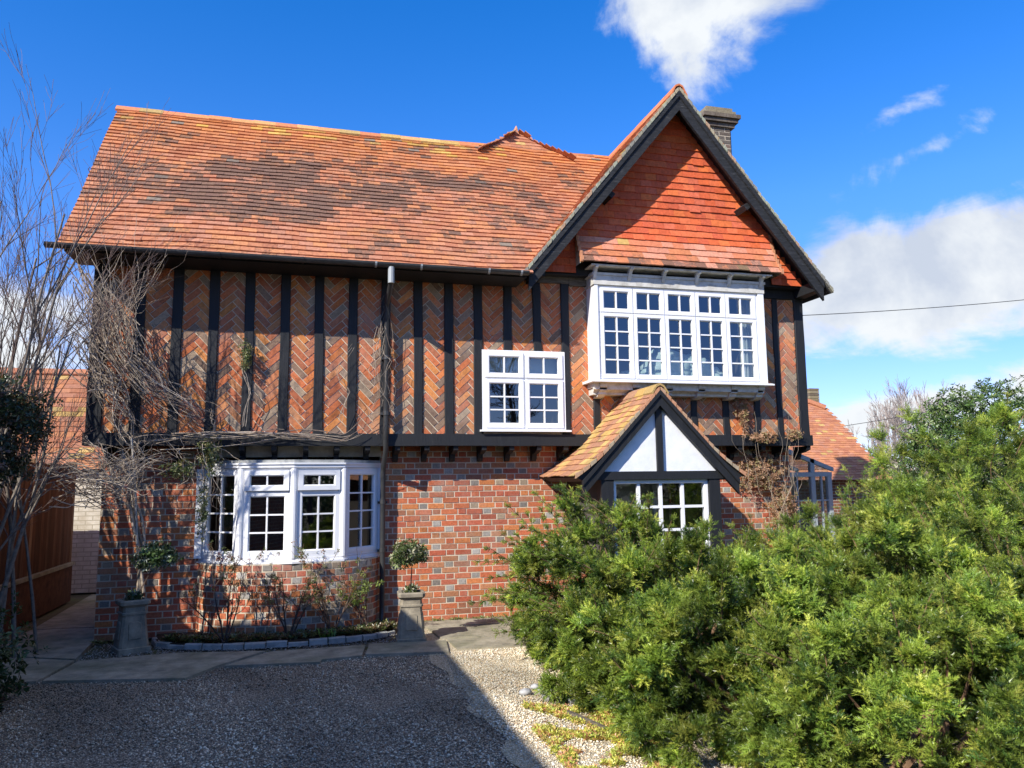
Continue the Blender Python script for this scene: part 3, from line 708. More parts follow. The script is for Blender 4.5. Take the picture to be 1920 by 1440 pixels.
for x, s_ in ((3.5, -1), (6.5, 1)):   # cheeks of the flared skirt
    mb = MB()
    zs = [4.63+.082*i for i in range(11)]; P = [(x, hang_y(z, 5)-.01, z) for z in zs]+[(x, 9.83, z) for z in zs]
    n = len(zs); mb.add(P, [(i, i+1, n+i+1, n+i) for i in range(n-1)], (.5, .42, .3, .1))
    for i in range(n-1): mb.box((x-.02, hang_y(zs[i], 5)-.03, zs[i]), (x+.02, hang_y(zs[i], 5)+.03, zs[i+1]-.006), (.55, .25, .13, .2))
    part('skirt_cheek', mb, TILE, th_)

# ---- window builder in a local frame: x along the wall, y outwards = -, z up
def frame_rect(mb, x0, x1, z0, z1, w, y0, y1, bev=.012):
    """rectangular frame of bar width w, front at y0 (outer), back y1, with a chamfered inner edge"""
    o = [(x0, z0), (x1, z0), (x1, z1), (x0, z1)]; i = [(x0+w, z0+w), (x1-w, z0+w), (x1-w, z1-w), (x0+w, z1-w)]
    b = [(x0+w-bev, z0+w-bev), (x1-w+bev, z0+w-bev), (x1-w+bev, z1-w+bev), (x0+w-bev, z1-w+bev)]
    V = [(p, y0, q) for p, q in o]+[(p, y0, q) for p, q in b]+[(p, y0+bev, q) for p, q in i]+[(p, y1, q) for p, q in i]+[(p, y1, q) for p, q in o]
    F = []
    for k in range(4):
        n = (k+1) % 4
        F += [(k, n, 4+n, 4+k), (4+k, 4+n, 8+n, 8+k), (8+k, 8+n, 12+n, 12+k), (12+k, 12+n, 16+n, 16+k), (16+k, 16+n, n, k)]
    mb.add(V, F)
def casement(parent, M, x0, x1, z0, z1, ncol, nrow, sash=.05, y=-.02, barw=.018, name='casement'):
    mb = MB(M); frame_rect(mb, x0, x1, z0, z1, sash, y, y+.05)
    gx0, gx1, gz0, gz1 = x0+sash, x1-sash, z0+sash, z1-sash
    for i in range(1, ncol): x = gx0+(gx1-gx0)*i/ncol; mb.box((x-barw/2, y+.010, gz0), (x+barw/2, y+.032, gz1))
    for i in range(1, nrow):
        z = gz0+(gz1-gz0)*i/nrow
        for k in range(ncol):
            a = gx0+(gx1-gx0)*k/ncol+(barw/2 if k else 0); b = gx0+(gx1-gx0)*(k+1)/ncol-(barw/2 if k < ncol-1 else 0); mb.box((a, y+.012, z-barw/2), (b, y+.030, z+barw/2))
    s = part(name, mb, UPVC, parent)
    p = MB(M); p.add([(gx0-.004, y+.036, gz0-.004), (gx1+.004, y+.036, gz0-.004), (gx1+.004, y+.036, gz1+.004), (gx0-.004, y+.036, gz1+.004)], [(0, 1, 2, 3)])
    part('pane', p, GLASS, parent); return s
def room(parent, x0, x1, y0, y1, z0, z1, name='room_interior', ceil=None):
    mb = MB()
    mb.add([(x0, y0, z0), (x1, y0, z0), (x1, y1, z0), (x0, y1, z0), (x0, y0, z1), (x1, y0, z1), (x1, y1, z1), (x0, y1, z1)], [(0, 1, 2, 3), (4, 7, 6, 5), (1, 5, 6, 2), (2, 6, 7, 3), (3, 7, 4, 0)])
    part(name, mb, INTW, parent)

# small first-floor window
w2 = empty('casement_window', (2.8, UY, 2.43), None, None); w2.parent = house; w2.matrix_parent_inverse = wm(house).inverted(); w2['label'] = 'small white first floor window with two lights under fanlights'
M = Matrix.Translation((0, 9.81, 0))
mb = MB(M); frame_rect(mb, 2.235, 3.375, 2.425, 3.485, .045, 0, .09, .008); mb.box((2.782, .004, 2.47), (2.828, .085, 3.44)); mb.box((2.28, .006, 3.09), (2.782, .084, 3.13)); mb.box((2.828, .006, 3.09), (3.33, .084, 3.13)); part('window_frame', mb, UPVC, w2)
for a, b in ((2.275, 2.79), (2.82, 3.335)):
    casement(w2, M, a, b, 3.122, 3.45, 2, 1, .058); casement(w2, M, a, b, 2.462, 3.098, 2, 3, .06)
mb = MB(); mb.prism([(9.74, 2.405), (9.74, 2.425), (9.83, 2.436), (9.93, 2.436), (9.93, 2.405)], 2.20, 3.43, 'x'); part('sill', mb, UPVC, w2)
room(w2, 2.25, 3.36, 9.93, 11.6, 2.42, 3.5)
mb = MB(); mb.box((2.28, 9.98, 3.08), (3.33, 10.0, 3.46)); part('curtain', mb, CURT, w2)

# oriel window
orl = empty('oriel_window', (4.96, UY, 3.0), None, None); orl.parent = house; orl.matrix_parent_inverse = wm(house).inverted(); orl['label'] = 'wide projecting first floor window of five white lights on painted brackets'
OY = 9.56; OX0, OX1 = 3.66, 6.25
M = Matrix.Translation((0, OY, 0))
mb = MB(M); frame_rect(mb, OX0+.11, OX1-.06, 3.085, 4.37, .04, -.005, .09, .008)
n5 = 5; wx = (OX1-.06-(OX0+.11)-.08)/n5; xs = [OX0+.15+wx*i for i in range(6)]
for x in xs[1:-1]: mb.box((x-.02, 0, 3.125), (x+.02, .085, 4.33))
for i in range(5): mb.box((xs[i]+(.02 if i else 0), .002, 3.985), (xs[i+1]-(.02 if i < 4 else 0), .083, 4.015))
part('window_frame', mb, UPVC, orl)
for i in range(5):
    a, b = xs[i]+(.008 if i else -.004), xs[i+1]-(.008 if i < 4 else -.004)
    casement(orl, M, a, b, 4.005, 4.34, 2, 1, .055); casement(orl, M, a, b, 3.112, 3.992, 2, 4, .055)
for a, b in ((OX0+.062, OX0+.108), (OX1-.058, OX1+.035)): mb = MB(); mb.box((a, OY-.03, 3.085), (b, UY, 4.46)); part('corner_post', mb, UPVC, orl)
mb = MB(); mb.prism([(OY-.09, 3.05), (OY-.09, 3.068), (OY-.03, 3.084), (UY, 3.084), (UY, 3.05)], OX0-.025, OX1+.10, 'x'); part('sill', mb, UPVC, orl)
mb = MB(); mb.box((OX0+.045, OY-.04, 4.372), (OX1+.045, OY+.06, 4.50)); mb.box((OX0+.03, OY-.055, 4.50), (OX1+.06, UY, 4.535)); mb.box((OX0+.05, OY+.06, 4.46), (OX1, UY, 4.5))
mb.box((OX0+.05, OY+.06, 4.372), (OX0+.1, UY, 4.46)); mb.box((OX1-.05, OY+.06, 4.372), (OX1+.03, UY, 4.46)); part('cornice', mb, CREAM, orl)
mb = MB(); mb.box((3.64, 9.40, 4.60), (6.36, 9.83, 4.618)); part('soffit', mb, CREAM, orl)
for i in range(6):
    x = OX0+.06+(OX1+.0-OX0-.08)*i/5
    mb = MB(); P = [(OY-.056, 4.60), (9.39, 4.60), (9.40, 4.575), (9.44, 4.56), (9.47, 4.52), (9.50, 4.46), (OY-.041, 4.44)]
    mb.prism(P, x-.022, x+.022, 'x'); part('cornice_bracket', mb, CREAM, orl)
mb = MB(); mb.box((OX0+.04, OY+.02, 2.96), (OX1-.02, OY+.07, 3.05)); mb.box((OX0+.04, OY+.07, 2.99), (OX1-.02, UY, 3.05)); mb.prism([(OY+.05, 2.96), (OY+.12, 2.93), (OY+.12, 2.90), (UY, 2.90), (UY, 2.99), (OY+.07, 2.99)], OX0+.06, OX1-.04, 'x'); part('apron', mb, CREAM, orl)
for i, x in enumerate((3.83, 4.30, 4.79, 5.28, 5.78, 6.26)):
    mb = MB(); x = min(max(x, OX0+.1), OX1-.05); mb.prism([(OY-.0, 3.049), (OY, 3.0), (OY+.02, 2.985), (OY+.02, 2.95), (OY+.06, 2.93), (OY+.07, 2.9), (OY+.13, 2.87), (UY-.02, 2.86), (UY-.02, 3.049)], x-.05, x+.05, 'x'); part('sill_bracket', mb, CREAM, orl)
mb = MB(); x0, x1, y0, y1, z0, z1 = 3.82, 6.08, 9.7, 12.4, 3.0, 4.62
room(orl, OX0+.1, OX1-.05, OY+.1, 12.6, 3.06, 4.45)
# draped sheet heap behind the glass
def blob(mb, c, r, seed, n=22, amp=.2, fold=7, col=(1, 1, 1, 0)):
    V = []; F = []
    for i in range(n+1):
        th = math.pi*i/n
        for j in range(n*2):
            ph = math.pi*j/n; d = Vector((math.sin(th)*math.cos(ph), math.sin(th)*math.sin(ph), math.cos(th)))
            k = 1+amp*noise.fractal(d*2.2+Vector((seed,)*3), 1, 2, 4)+.08*math.sin(fold*ph+4*noise.noise(d*2+Vector((seed,)*3)))*math.sin(th)
            V.append((c[0]+d.x*r[0]*k, c[1]+d.y*r[1]*k, c[2]+d.z*r[2]*k))
    m_ = 2*n
    for i in range(n):
        for j in range(m_): F.append((i*m_+j, i*m_+(j+1) % m_, (i+1)*m_+(j+1) % m_, (i+1)*m_+j))
    mb.add(V, F, col)
mb = MB(); blob(mb, (4.95, 10.0, 3.25), (.36, .25, .36), 3); blob(mb, (5.36, 10.0, 3.2), (.3, .22, .36), 5); blob(mb, (4.55, 10.0, 3.1), (.4, .2, .18), 8); blob(mb, (5.65, 9.98, 3.15), (.22, .2, .2), 9)
part('dust_sheet', mb, SHEET, orl, True)
mb = MB()
for k in range(8): mb.box((6.0+.022*k, 9.72+.02*(k % 2), 3.1), (6.02+.022*k, 9.76+.02*(k % 2), 4.0))
part('curtain', mb, CURT, orl)

# bay window
bw = empty('bay_window', (-.1, 9.65, .85), None, None); bw.parent = house; bw.matrix_parent_inverse = wm(house).inverted(); bw['label'] = 'white bow window of four lights on a curved brick base'
BZ0, BZ1 = .90, 1.955
for i in range(4):
    a, b = Vector((*BP[i], 0)), Vector((*BP[i+1], 0)); d = (b-a); L = d.length; d.normalize(); n = Vector((d.y, -d.x, 0))
    M = Matrix(((d.x, -n.x, 0, a.x), (d.y, -n.y, 0, a.y), (0, 0, 1, 0), (0, 0, 0, 1)))
    mb = MB(M); frame_rect(mb, .012, L-.012, BZ0, BZ1, .05, 0, .08, .008)
    if i in (1, 2): mb.box((.062, .003, 1.66), (L-.062, .078, 1.70))
    part('window_frame', mb, UPVC, bw)
    if i in (1, 2):
        casement(bw, M, .05, L-.05, 1.69, BZ1-.03, 2, 1, .065, -.03); casement(bw, M, .058, L-.058, BZ0+.045, 1.665, 2, 3, .05, .0)
    else: casement(bw, M, .05, L-.05, BZ0+.035, BZ1-.035, 2, 4, .055, -.01)
mb = MB()
for p in BP[1:-1]: mb.tube([(p[0], p[1]+.015, BZ0+.002), (p[0], p[1]+.015, BZ1-.002)], .045, 12)
mb.box((BP[0][0]-.06, 10.06, BZ0), (BP[0][0]+.02, 10.15, BZ1)); mb.box((BP[-1][0]-.02, 10.08, BZ0), (BP[-1][0]+.04, 10.15, BZ1)); part('mullion', mb, UPVC, bw)
def band(pts, off0, off1, z0, z1):
    # polygon band following the bay plan, offset outwards by off0 (front)
    out = []
    for i, p in enumerate(pts):
        a = Vector((*pts[max(i-1, 0)], 0)); b = Vector((*pts[min(i+1, len(pts)-1)], 0)); d = (b-a).normalized(); n = Vector((d.y, -d.x, 0)); out.append((p[0]+n.x*off0, p[1]+n.y*off0))
    out[0] = (pts[0][0]-off0, 10.15); out[-1] = (pts[-1][0]+off0, 10.15); return out
mb = MB(); mb.prism(band(BP, .045, 0, 0, 0), .845, .868, 'z'); q = band(BP, .02, 0, 0, 0); mb.prism(q, .868, .897, 'z'); part('sill', mb, UPVC, bw)
mb = MB(); mb.prism(band(BP, .035, 0, 0, 0), 1.958, 1.995, 'z'); mb.prism(band(BP, .05, 0, 0, 0), 1.995, 2.015, 'z'); part('fascia', mb, UPVC, bw)
mb = MB(); mb.prism(band(BP, .01, 0, 0, 0), 2.015, 2.05, 'z'); part('lead_roof', mb, RLEAD, bw)
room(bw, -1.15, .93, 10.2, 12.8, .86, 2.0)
mb = MB(); mb.prism([(p[0], p[1]+.12) for p in BP], .85, .86, 'z'); part('window_board', mb, INTW, bw)

# chimney
CY = 11.6
mb = MB(); mb.box((6.72, CY, 4.6), (7.16, CY+.62, 7.90)); mb.box((7.16, CY+.12, 4.6), (7.25, CY+.5, 7.90))
cs = part('chimney', mb, MORTAR)
mb = MB(); DK = lambda: rnd.choice([(.12, .095, .075, 0), (.15, .12, .09, 0), (.1, .085, .07, 0), (.19, .13, .1, 0), (.13, .11, .09, 0)])
def dark_course(mb, x0, x1, y, z0, z1, axis='y'):
    n = int((z1-z0)/.075+.5)
    for i in range(n):
        u = x0-(.11 if i % 2 else 0); 
        while u < x1:
            a, b = max(u, x0), min(u+.215, x1); u += .225
            if b-a < .03: continue
            za, zb = z0+i*.075+.005, z0+(i+1)*.075-.005
            if axis == 'y': one_brick(mb, [Vector((a, y, za)), Vector((b, y, za)), Vector((b, y, zb)), Vector((a, y, zb))], Vector((0, -1, 0)), DK())
            elif axis == '+x': one_brick(mb, [Vector((y, a, za)), Vector((y, b, za)), Vector((y, b, zb)), Vector((y, a, zb))], Vector((1, 0, 0)), DK())
            else: one_brick(mb, [Vector((y, b, za)), Vector((y, a, za)), Vector((y, a, zb)), Vector((y, b, zb))], Vector((-1, 0, 0)), DK())
dark_course(mb, 6.72, 7.16, CY-.0005, 6.4, 7.9); dark_course(mb, CY, CY+.62, 6.7195, 6.4, 7.9, '-x'); dark_course(mb, 7.16, 7.25, CY+.1195, 6.4, 7.9)
for (e, z0, z1) in ((.04, 7.90, 7.97), (.085, 7.975, 8.04), (.12, 8.045, 8.115), (.06, 8.12, 8.19), (.02, 8.195, 8.265)):
    x = 6.72-e
    while x < 7.2+e:
        x2 = min(x+.215, 7.2+e); mb.box((x+.003, CY-e, z0), (x2-.003, CY+.62+e, z1), DK() if z0 < 8.1 else (.24, .2, .13, 0)); x = x2
part('chimney_bricks', mb, BRICK, cs)

# ---- porch
po = empty('porch', (4.24, 8.8, 0), None, None); po.parent = house; po.matrix_parent_inverse = wm(house).inverted(); po['label'] = 'gabled entrance porch with mossy tiles and white panels'
PX, PZ, PW, PE, PF = 4.245, 2.90, 1.04, 1.80, 8.75
ps = math.hypot(PW, PZ-PE)
def pmap(sgn):
    def f(u, s):   # bell-cast: lower third sweeps outwards
        t = s/ps; flare = .09*max(0, (.38-t)/.38)**2
        x = PX+sgn*(PW*(1-t)+flare); z = PE+(PZ-PE)*t+flare*.25
        N = Vector((sgn*(PZ-PE+.0), 0, PW+flare*2.5)).normalized()
        return Vector((x, PF+u, z+.01*fbm(u*1.5, s, sgn))), N
    return f
def pcol(sgn):
    def f(u, s):
        mo = .6 if sgn < 0 and .15 < s < 1.2 else .2
        c = tcol(.25+.4*fbm(u, s, 6, 2.2), .95, mo, [(.45, .22, .12), (.5, .25, .12), (.4, .2, .12)]); return c
    return f
mb = MB(); lay_tiles(mb, 0, 1.38, -.02, ps, pmap(-1), None, pcol(-1), jit=1.3); lay_tiles(mb, 0, 1.38, -.02, ps, pmap(1), None, pcol(1), jit=1.3)
pr = part('porch_roof', mb, TILE, po)
mb = MB(); ridge_run(mb, (PX, PF-.01, PZ+.015), (PX, 9.85, PZ+.015), 4, lambda i: tcol(.3, .9, .3, [(.45, .25, .15)]), .11, .1); part('porch_ridge_tiles', mb, TILE, po)
mb = MB(); mb.prism([(PX-PW-.07, PE+.0), (PX-PW*.62, PE+(PZ-PE)*.36), (PX, PZ-.0), (PX+PW*.62, PE+(PZ-PE)*.36), (PX+PW+.07, PE+.0), (PX+PW-.02, PE-.05), (PX, PZ-.07), (PX-PW+.02, PE-.05)], PF+.02, 10.12, 'y'); part('roof_deck', mb, TIMBER, po)
mb = MB()
for sgn in (-1, 1):
    n = 15
    for i in range(n):
        t0, t1 = i/n, (i+1)/n-.008
        def pp(t): fl = .09*max(0, (.38-t)/.38)**2; return PX+sgn*(PW*(1-t)+fl), PE+(PZ-PE)*t+fl*.25
        (x0, z0), (x1, z1) = pp(t0), pp(t1); c_ = rnd.choice([(.45, .28, .17, .2), (.38, .3, .2, .2), (.5, .25, .14, .2)])
        P = [(x0, z0-.035), (x1, z1-.035), (x1, z1+.008), (x0, z0+.022)] if sgn < 0 else [(x0, z0-.035), (x0, z0+.022), (x1, z1+.008), (x1, z1-.035)]
        mb.prism(P, PF-.02+rnd.uniform(-.005, .005), PF+.05, 'y', c_)
part('porch_verge', mb, TILE, po)
bargeboard(po, PX, PZ, PW, PE, PF, .13, .05, .04, TIMBER, -1, .0, 'porch_bargeboard'); bargeboard(po, PX, PZ, PW, PE, PF, .13, .05, .04, TIMBER, 1, .0, 'porch_bargeboard')
mb = MB(); mb.prism([(3.42, 1.86), (5.07, 1.86), (PX, 2.72)], PF+.09, PF+.12, 'y'); part('gable_panel', mb, RENDER, po)
mb = MB(); mb.box((PX-.04, PF+.05, 1.85), (PX+.04, PF+.1, 2.7)); part('king_post', mb, TIMBER, po)
mb = MB(); mb.box((3.40, PF+.045, 1.765), (5.09, PF+.14, 1.865)); part('porch_beam', mb, TIMBER, po)
for x0, x1 in ((3.46, 3.62), (4.90, 5.05)):
    mb = MB(); mb.box((x0, PF+.06, 0), (x1, PF+.2, 1.765)); part('porch_post', mb, TIMBER, po)
mb = MB(); mb.box((3.62, PF+.1, .0), (4.90, PF+.2, .75)); mb.box((3.46, PF+.2, 0), (3.6, 10.1, .75)); mb.box((4.9, PF+.2, 0), (5.05, 10.1, .75)); part('porch_plinth', mb, PLAINB, po)
M = Matrix.Translation((0, PF+.1, 0)); mb = MB(M); frame_rect(mb, 3.622, 4.898, .752, 1.763, .05, 0, .07, .01)
for i in range(1, 4): x = 3.672+(4.848-3.672)*i/4; mb.box((x-.02, .01, .8), (x+.02, .05, 1.715))
for z in (1.43, 1.15):
    for k in range(4):
        a = 3.672+.294*k+(.02 if k else 0); b = 3.672+.294*(k+1)-(.02 if k < 3 else 0); mb.box((a, .012, z-.016), (b, .048, z+.016))
part('porch_window_frame', mb, UPVC, po)
mb = MB(M); mb.add([(3.66, .035, .79), (4.86, .035, .79), (4.86, .035, 1.73), (3.66, .035, 1.73)], [(0, 1, 2, 3)]); part('pane', mb, GLASS, po)
mb = MB(); mb.box((3.47, PF+.22, .76), (3.5, 10.1, 1.76)); mb.box((5.01, PF+.22, .76), (5.04, 10.1, 1.76)); mb.box((3.6, 10.14, 0), (4.9, 10.2, 2.0)); mb.box((3.5, PF+.2, 1.77), (5.0, 10.14, 1.8)); part('porch_interior', mb, INTW, po)
mb = MB(); mb.box((4.5, 9.6, 0), (4.56, 9.66, 1.7)); mb.box((3.95, 9.95, 0), (4.75, 10.0, 1.75)); part('inner_door', mb, UPVC, po)

# ---- conservatory beside the house
cv = empty('conservatory', (7.5, 10.6, 0), 'grey framed glass lean-to at the right end of the brick house', 'conservatory')
m = Mat('grey_aluminium'); ALU = m.fin((.4, .45, .47), .5, .4)
mb = MB(); Y0 = 10.6
for x in (7.16, 7.70, 8.0): mb.box((x-.035, Y0, 0), (x+.035, Y0+.07, 1.78 if x != 7.7 else 2.06))
for y in (11.5, 12.4, 13.2): mb.box((7.965, y, 0), (8.035, y+.07, 1.78))
mb.box((7.0, Y0-.004, 1.78), (8.04, Y0+.074, 1.85)); mb.box((7.965, Y0+.074, 1.78), (8.035, 13.2, 1.85)); mb.box((7.0, Y0-.002, .0), (8.04, Y0+.072, .5))
for y in (Y0, 11.5, 12.4, 13.2): mb.prism([(7.0, 2.24), (8.08, 1.86), (8.08, 1.92), (7.0, 2.32)], y, y+.06, 'y')
for x in (7.42, 7.86): mb.box((x-.012, Y0+.01, .5), (x+.012, Y0+.05, 1.78))
mb.box((7.0, Y0+.012, 1.4), (8.0, Y0+.048, 1.425)); part('frame', mb, ALU, cv)
mb = MB(); mb.add([(7.0, Y0+.03, .5), (8.0, Y0+.03, .5), (8.0, Y0+.03, 1.88), (7.0, Y0+.03, 2.24)], [(0, 1, 2, 3)]); mb.add([(8.0, Y0, .5), (8.0, 13.2, .5), (8.0, 13.2, 1.8), (8.0, Y0, 1.8)], [(0, 1, 2, 3)])
mb.add([(7.0, Y0, 2.27), (8.08, Y0, 1.89), (8.08, 13.2, 1.89), (7.0, 13.2, 2.27)], [(0, 1, 2, 3)]); part('glazing', mb, GLASS, cv)

# ================================================================== neighbouring buildings
def simple_building(name, label, x0, x1, y0, y1, ez, ridge_z, wallmat, tilec, axis='x', over=.25, front_tiles=True, wid=.25, gauge=.14):
    o = empty(name, ((x0+x1)/2, y0, 0), label, 'house')
    mb = MB(); mb.box((x0, y0, 0), (x1, y1, ez))
    ym, xm = (y0+y1)/2, (x0+x1)/2
    if axis == 'x': mb.prism([(y0, ez), (y1, ez), (ym, ridge_z-.1)], x0, x1, 'x')
    else: mb.prism([(x0, ez), (x1, ez), (xm, ridge_z-.1)], y0, y1, 'y')
    part('wall', mb, wallmat, o)
    mb = MB()
    if axis == 'x':
        hs = math.hypot(ym-y0, ridge_z-ez); k = 1+over/hs
        for s_ in (-1, 1):
            S = Vector((0, -s_*(ym-y0)/hs, (ridge_z-ez)/hs)); N = Vector((0, s_*(ridge_z-ez)/hs, (ym-y0)/hs)); O = Vector((x0-over, ym, ridge_z))-S*(hs+over)
            lay_tiles(mb, 0, x1-x0+2*over, 0, hs+over, plane_map(O, (1, 0, 0), S, N, .02), None, tilec, wid, gauge)
            mb.add([O, O+Vector((x1-x0+2*over, 0, 0)), O+Vector((x1-x0+2*over, 0, 0))+S*(hs+over), O+S*(hs+over)], [(0, 1, 2, 3)], (.2, .1, .06, .3))
        A, B = (x0-over, ym, ridge_z+.02), (x1+over, ym, ridge_z+.02)
    else:
        hs = math.hypot(xm-x0, ridge_z-ez)
        for s_ in (-1, 1):
            S = Vector((-s_*(xm-x0)/hs, 0, (ridge_z-ez)/hs)); N = Vector((s_*(ridge_z-ez)/hs, 0, (xm-x0)/hs)); O = Vector((xm, y0-over, ridge_z))-S*(hs+over)
            lay_tiles(mb, 0, y1-y0+2*over, 0, hs+over, plane_map(O, (0, 1, 0), S, N, .02), None, tilec, wid, gauge)
            mb.add([O, O+Vector((0, y1-y0+2*over, 0)), O+Vector((0, y1-y0+2*over, 0))+S*(hs+over), O+S*(hs+over)], [(0, 1, 2, 3)], (.2, .1, .06, .3))
        A, B = (xm, y0-over, ridge_z+.02), (xm, y1+over, ridge_z+.02)
    r = part('roof', mb, TILE, o); mb = MB(); ridge_run(mb, A, B, max(4, int((Vector(B)-Vector(A)).length/.4)), lambda i: tcol(.2)); part('ridge_tiles', mb, TILE, r)
    return o
ob = simple_building('outbuilding', 'cream painted brick outbuilding with orange tiled roof behind the fence', -9.0, -1.6, 14.8, 18.6, 2.15, 4.0, PBRICK, lambda u, s: tcol(.33+.25*fbm(u, s, 2, 1.1), .82, .08), 'x', .15)
ob2 = simple_building('low_outbuilding', 'lower mossy tiled outbuilding further left beyond the fence', -12.0, -4.4, 11.6, 14.0, 1.9, 2.85, PLAINB, lambda u, s: tcol(.3, .8, .4), 'x', .15)

# extension to the right, far side
Q = 1.27
ex = empty('tiled_cottage', (13.0, 16.8, 0), 'low orange tiled cottage roof behind the right end of the timber framed house', 'house')
mb = MB(); mb.box((10.6, 16.9, 0), (13.95, 22.5, 1.75)); part('wall', mb, PLAINB, ex)
k_ = .82; sv = Vector((0, 1, k_)).normalized(); nv = Vector((0, -sv.z, sv.y)); EZ = 1.70
m_ = plane_map((10.2, 16.5, EZ), (1, 0, 0), sv, nv, .02); ylen = 4.1*math.sqrt(1+k_*k_)
def ex_in(u, s):
    y = s*sv.y; x = 10.2+u
    return x < 14.30+.02*y and (y < 2.45 or x < 14.35-(y-2.45)*1.54)
mb = MB(); lay_tiles(mb, 0, 4.6, 0, ylen, m_, ex_in, lambda u, s: tcol(.26+.2*fbm(u, s, 2, 1.5), 1, .03))
mb.add([(10.2, 16.52, EZ), (14.27, 16.52, EZ), (14.3, 18.95, EZ-.02+k_*2.45), (11.2, 20.9, EZ-.02+k_*4.4), (10.2, 20.9, EZ-.02+k_*4.4)], [(0, 1, 2, 3, 4)], (.2, .1, .06, .3)); exr = part('roof', mb, TILE, ex)
mb = MB(); ridge_run(mb, (14.36, 19.0, EZ+.04+k_*2.5), (11.5, 20.8, EZ+.08+k_*4.3), 8, lambda i: tcol(.2, .9), .16, .1); part('hip_tiles', mb, TILE, exr)
mb = MB(); rb = MB(); ccx, ccy = 14.78, 20.2
for i in range(24):
    z = 2.6+.077*i; w = .19 if i < 15 else .16; mb.box((ccx-w, ccy-w, z), (ccx+w, ccy+w, z+.068), rnd.choice([(.2, .14, .08, 0), (.26, .2, .11, 0), (.16, .12, .08, 0), (.3, .24, .14, 0)]))
part('chimney', mb, BRICK, ex)

# house behind the viewer that shades the drive
nb = simple_building('neighbour_house', 'brick neighbour house standing to the left behind the viewer', -14.0, -3.18, -12, 5.75, 4.05, 5.4, PLAINB, lambda u, s: tcol(.3), 'y', .15, wid=.4, gauge=.25)

# ================================================================== helper: a picture position carried out to a real plane
def ray(px_, py_):
    return (fw+rr*((px_-960)/1457.74)+uu*(-(py_-720)/1457.74))
def atY(px_, py_, Y):
    d = ray(px_, py_); t = Y/d.y; return Vector((d.x*t, Y, 1.75+d.z*t))
def onground(px_, py_, z=0):
    d = ray(px_, py_); t = (z-1.75)/d.z; return Vector((d.x*t, d.y*t, z))

# ================================================================== fence
fe = empty('boundary_fence', (-3.5, 9, 0), 'brown close boarded timber fence on a low brick wall along the left passage', 'fence')
mb = MB(); mb.box((-3.62, 2.1, 0), (-3.47, 13.85, .55)); part('brick_base', mb, SHADEB, fe)
mb = MB(); mb.box((-3.64, 2.1, .552), (-3.44, 13.85, .60)); part('coping', mb, SLAB, fe)
ys = [2.1+1.95*i for i in range(7)]
for i, y in enumerate(ys):
    FH = 2.10
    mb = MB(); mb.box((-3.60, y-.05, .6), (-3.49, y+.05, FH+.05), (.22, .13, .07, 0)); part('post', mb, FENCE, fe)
    if i < 6:
        mb = MB(); yy = y+.06
        while yy < y+1.88:
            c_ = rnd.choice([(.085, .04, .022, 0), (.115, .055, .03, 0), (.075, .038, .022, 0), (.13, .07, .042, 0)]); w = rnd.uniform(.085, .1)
            j = rnd.uniform(0, .01); mb.add([(-3.505-j, yy, .605), (-3.485-j, yy+w, .605), (-3.485-j, yy+w, FH+rnd.uniform(-.01, .01)), (-3.505-j, yy, FH)], [(0, 1, 2, 3)], c_); mb.box((-3.53, yy, .605), (-3.51-j, yy+w, FH), c_); yy += w*.92
        part('board_panel', mb, FENCE, fe)
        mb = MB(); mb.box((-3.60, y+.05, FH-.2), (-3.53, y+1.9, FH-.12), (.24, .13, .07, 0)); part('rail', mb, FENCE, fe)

# ================================================================== flower bed
ED = [(-1.60, 9.95), (-1.50, 9.62), (-1.2, 9.40), (-.8, 9.27), (-.35, 9.20), (.1, 9.19), (.5, 9.23), (.85, 9.34), (1.07, 9.5)]
EA = arc(ED, n=6)
mb = MB(); poly = [(p.x, p.y) for p in EA]+[(1.07, 10.14), (-1.6, 10.14)]
mb.prism(poly, -.02, .045, 'z'); tag(mb.build('soil_bed', SOIL), kind='structure')
ed = empty('stone_edging', (-.2, 9.2, 0), 'curved row of low grey stone edging around the bed under the bay', 'edging')
s_ = 0
for i in range(0, len(EA)-3, 3):
    a, b = EA[i], EA[i+3]; d = (b-a).normalized(); n = Vector((d.y, -d.x, 0)); mb = MB(); h = .048+rnd.uniform(-.012, .012)
    a2 = a+d*.006; b2 = b-d*.006; V = []
    for p in (a2, b2):
        for o, z in ((.035, -.01), (.032, h*.8), (.015, h), (-.02, h), (-.035, h*.8), (-.035, -.01)): q = p+n*(o+rnd.uniform(-.004, .004)); V.append((q.x, q.y, z+rnd.uniform(-.004, .004)))
    mb.add(V, [(k, 6+k, 7+k, k+1) for k in range(5)]+[(0, 1, 2, 3, 4, 5), (11, 10, 9, 8, 7, 6)]); part('edging_stone', mb, RLEAD, ed)

# ================================================================== leaves
def leaf_template(n=5, seed=0, wide=.42, fold=.12):
    """a small sprig: n folded leaves (two triangles each) round a point, unit leaf length"""
    r = np.random.default_rng(seed); V = []; F = []
    for i in range(n):
        a = 2*math.pi*i/n+r.uniform(-.4, .4); e = r.uniform(-.2, .9); d = np.array([math.cos(a)*math.cos(e), math.sin(a)*math.cos(e), math.sin(e)])
        s = np.cross(d, [0, 0, 1.0]); s /= np.linalg.norm(s)+1e-9; u = np.cross(s, d); L = r.uniform(.75, 1.1); b = d*.12
        k = len(V); V += [b, b+d*L*.5+s*wide*.5*L+u*fold*L, b+d*L, b+d*L*.5-s*wide*.5*L+u*fold*L]; F += [(k, k+1, k+2), (k, k+2, k+3)]
    return np.array(V), np.array(F)
LT = [leaf_template(6, i) for i in range(4)]
def pal(rng, n, cols, var=.18):
    c = np.array(cols)[rng.integers(0, len(cols), n)]*(1+rng.uniform(-var, var, (n, 1))); return np.hstack([c, np.zeros((n, 1))])
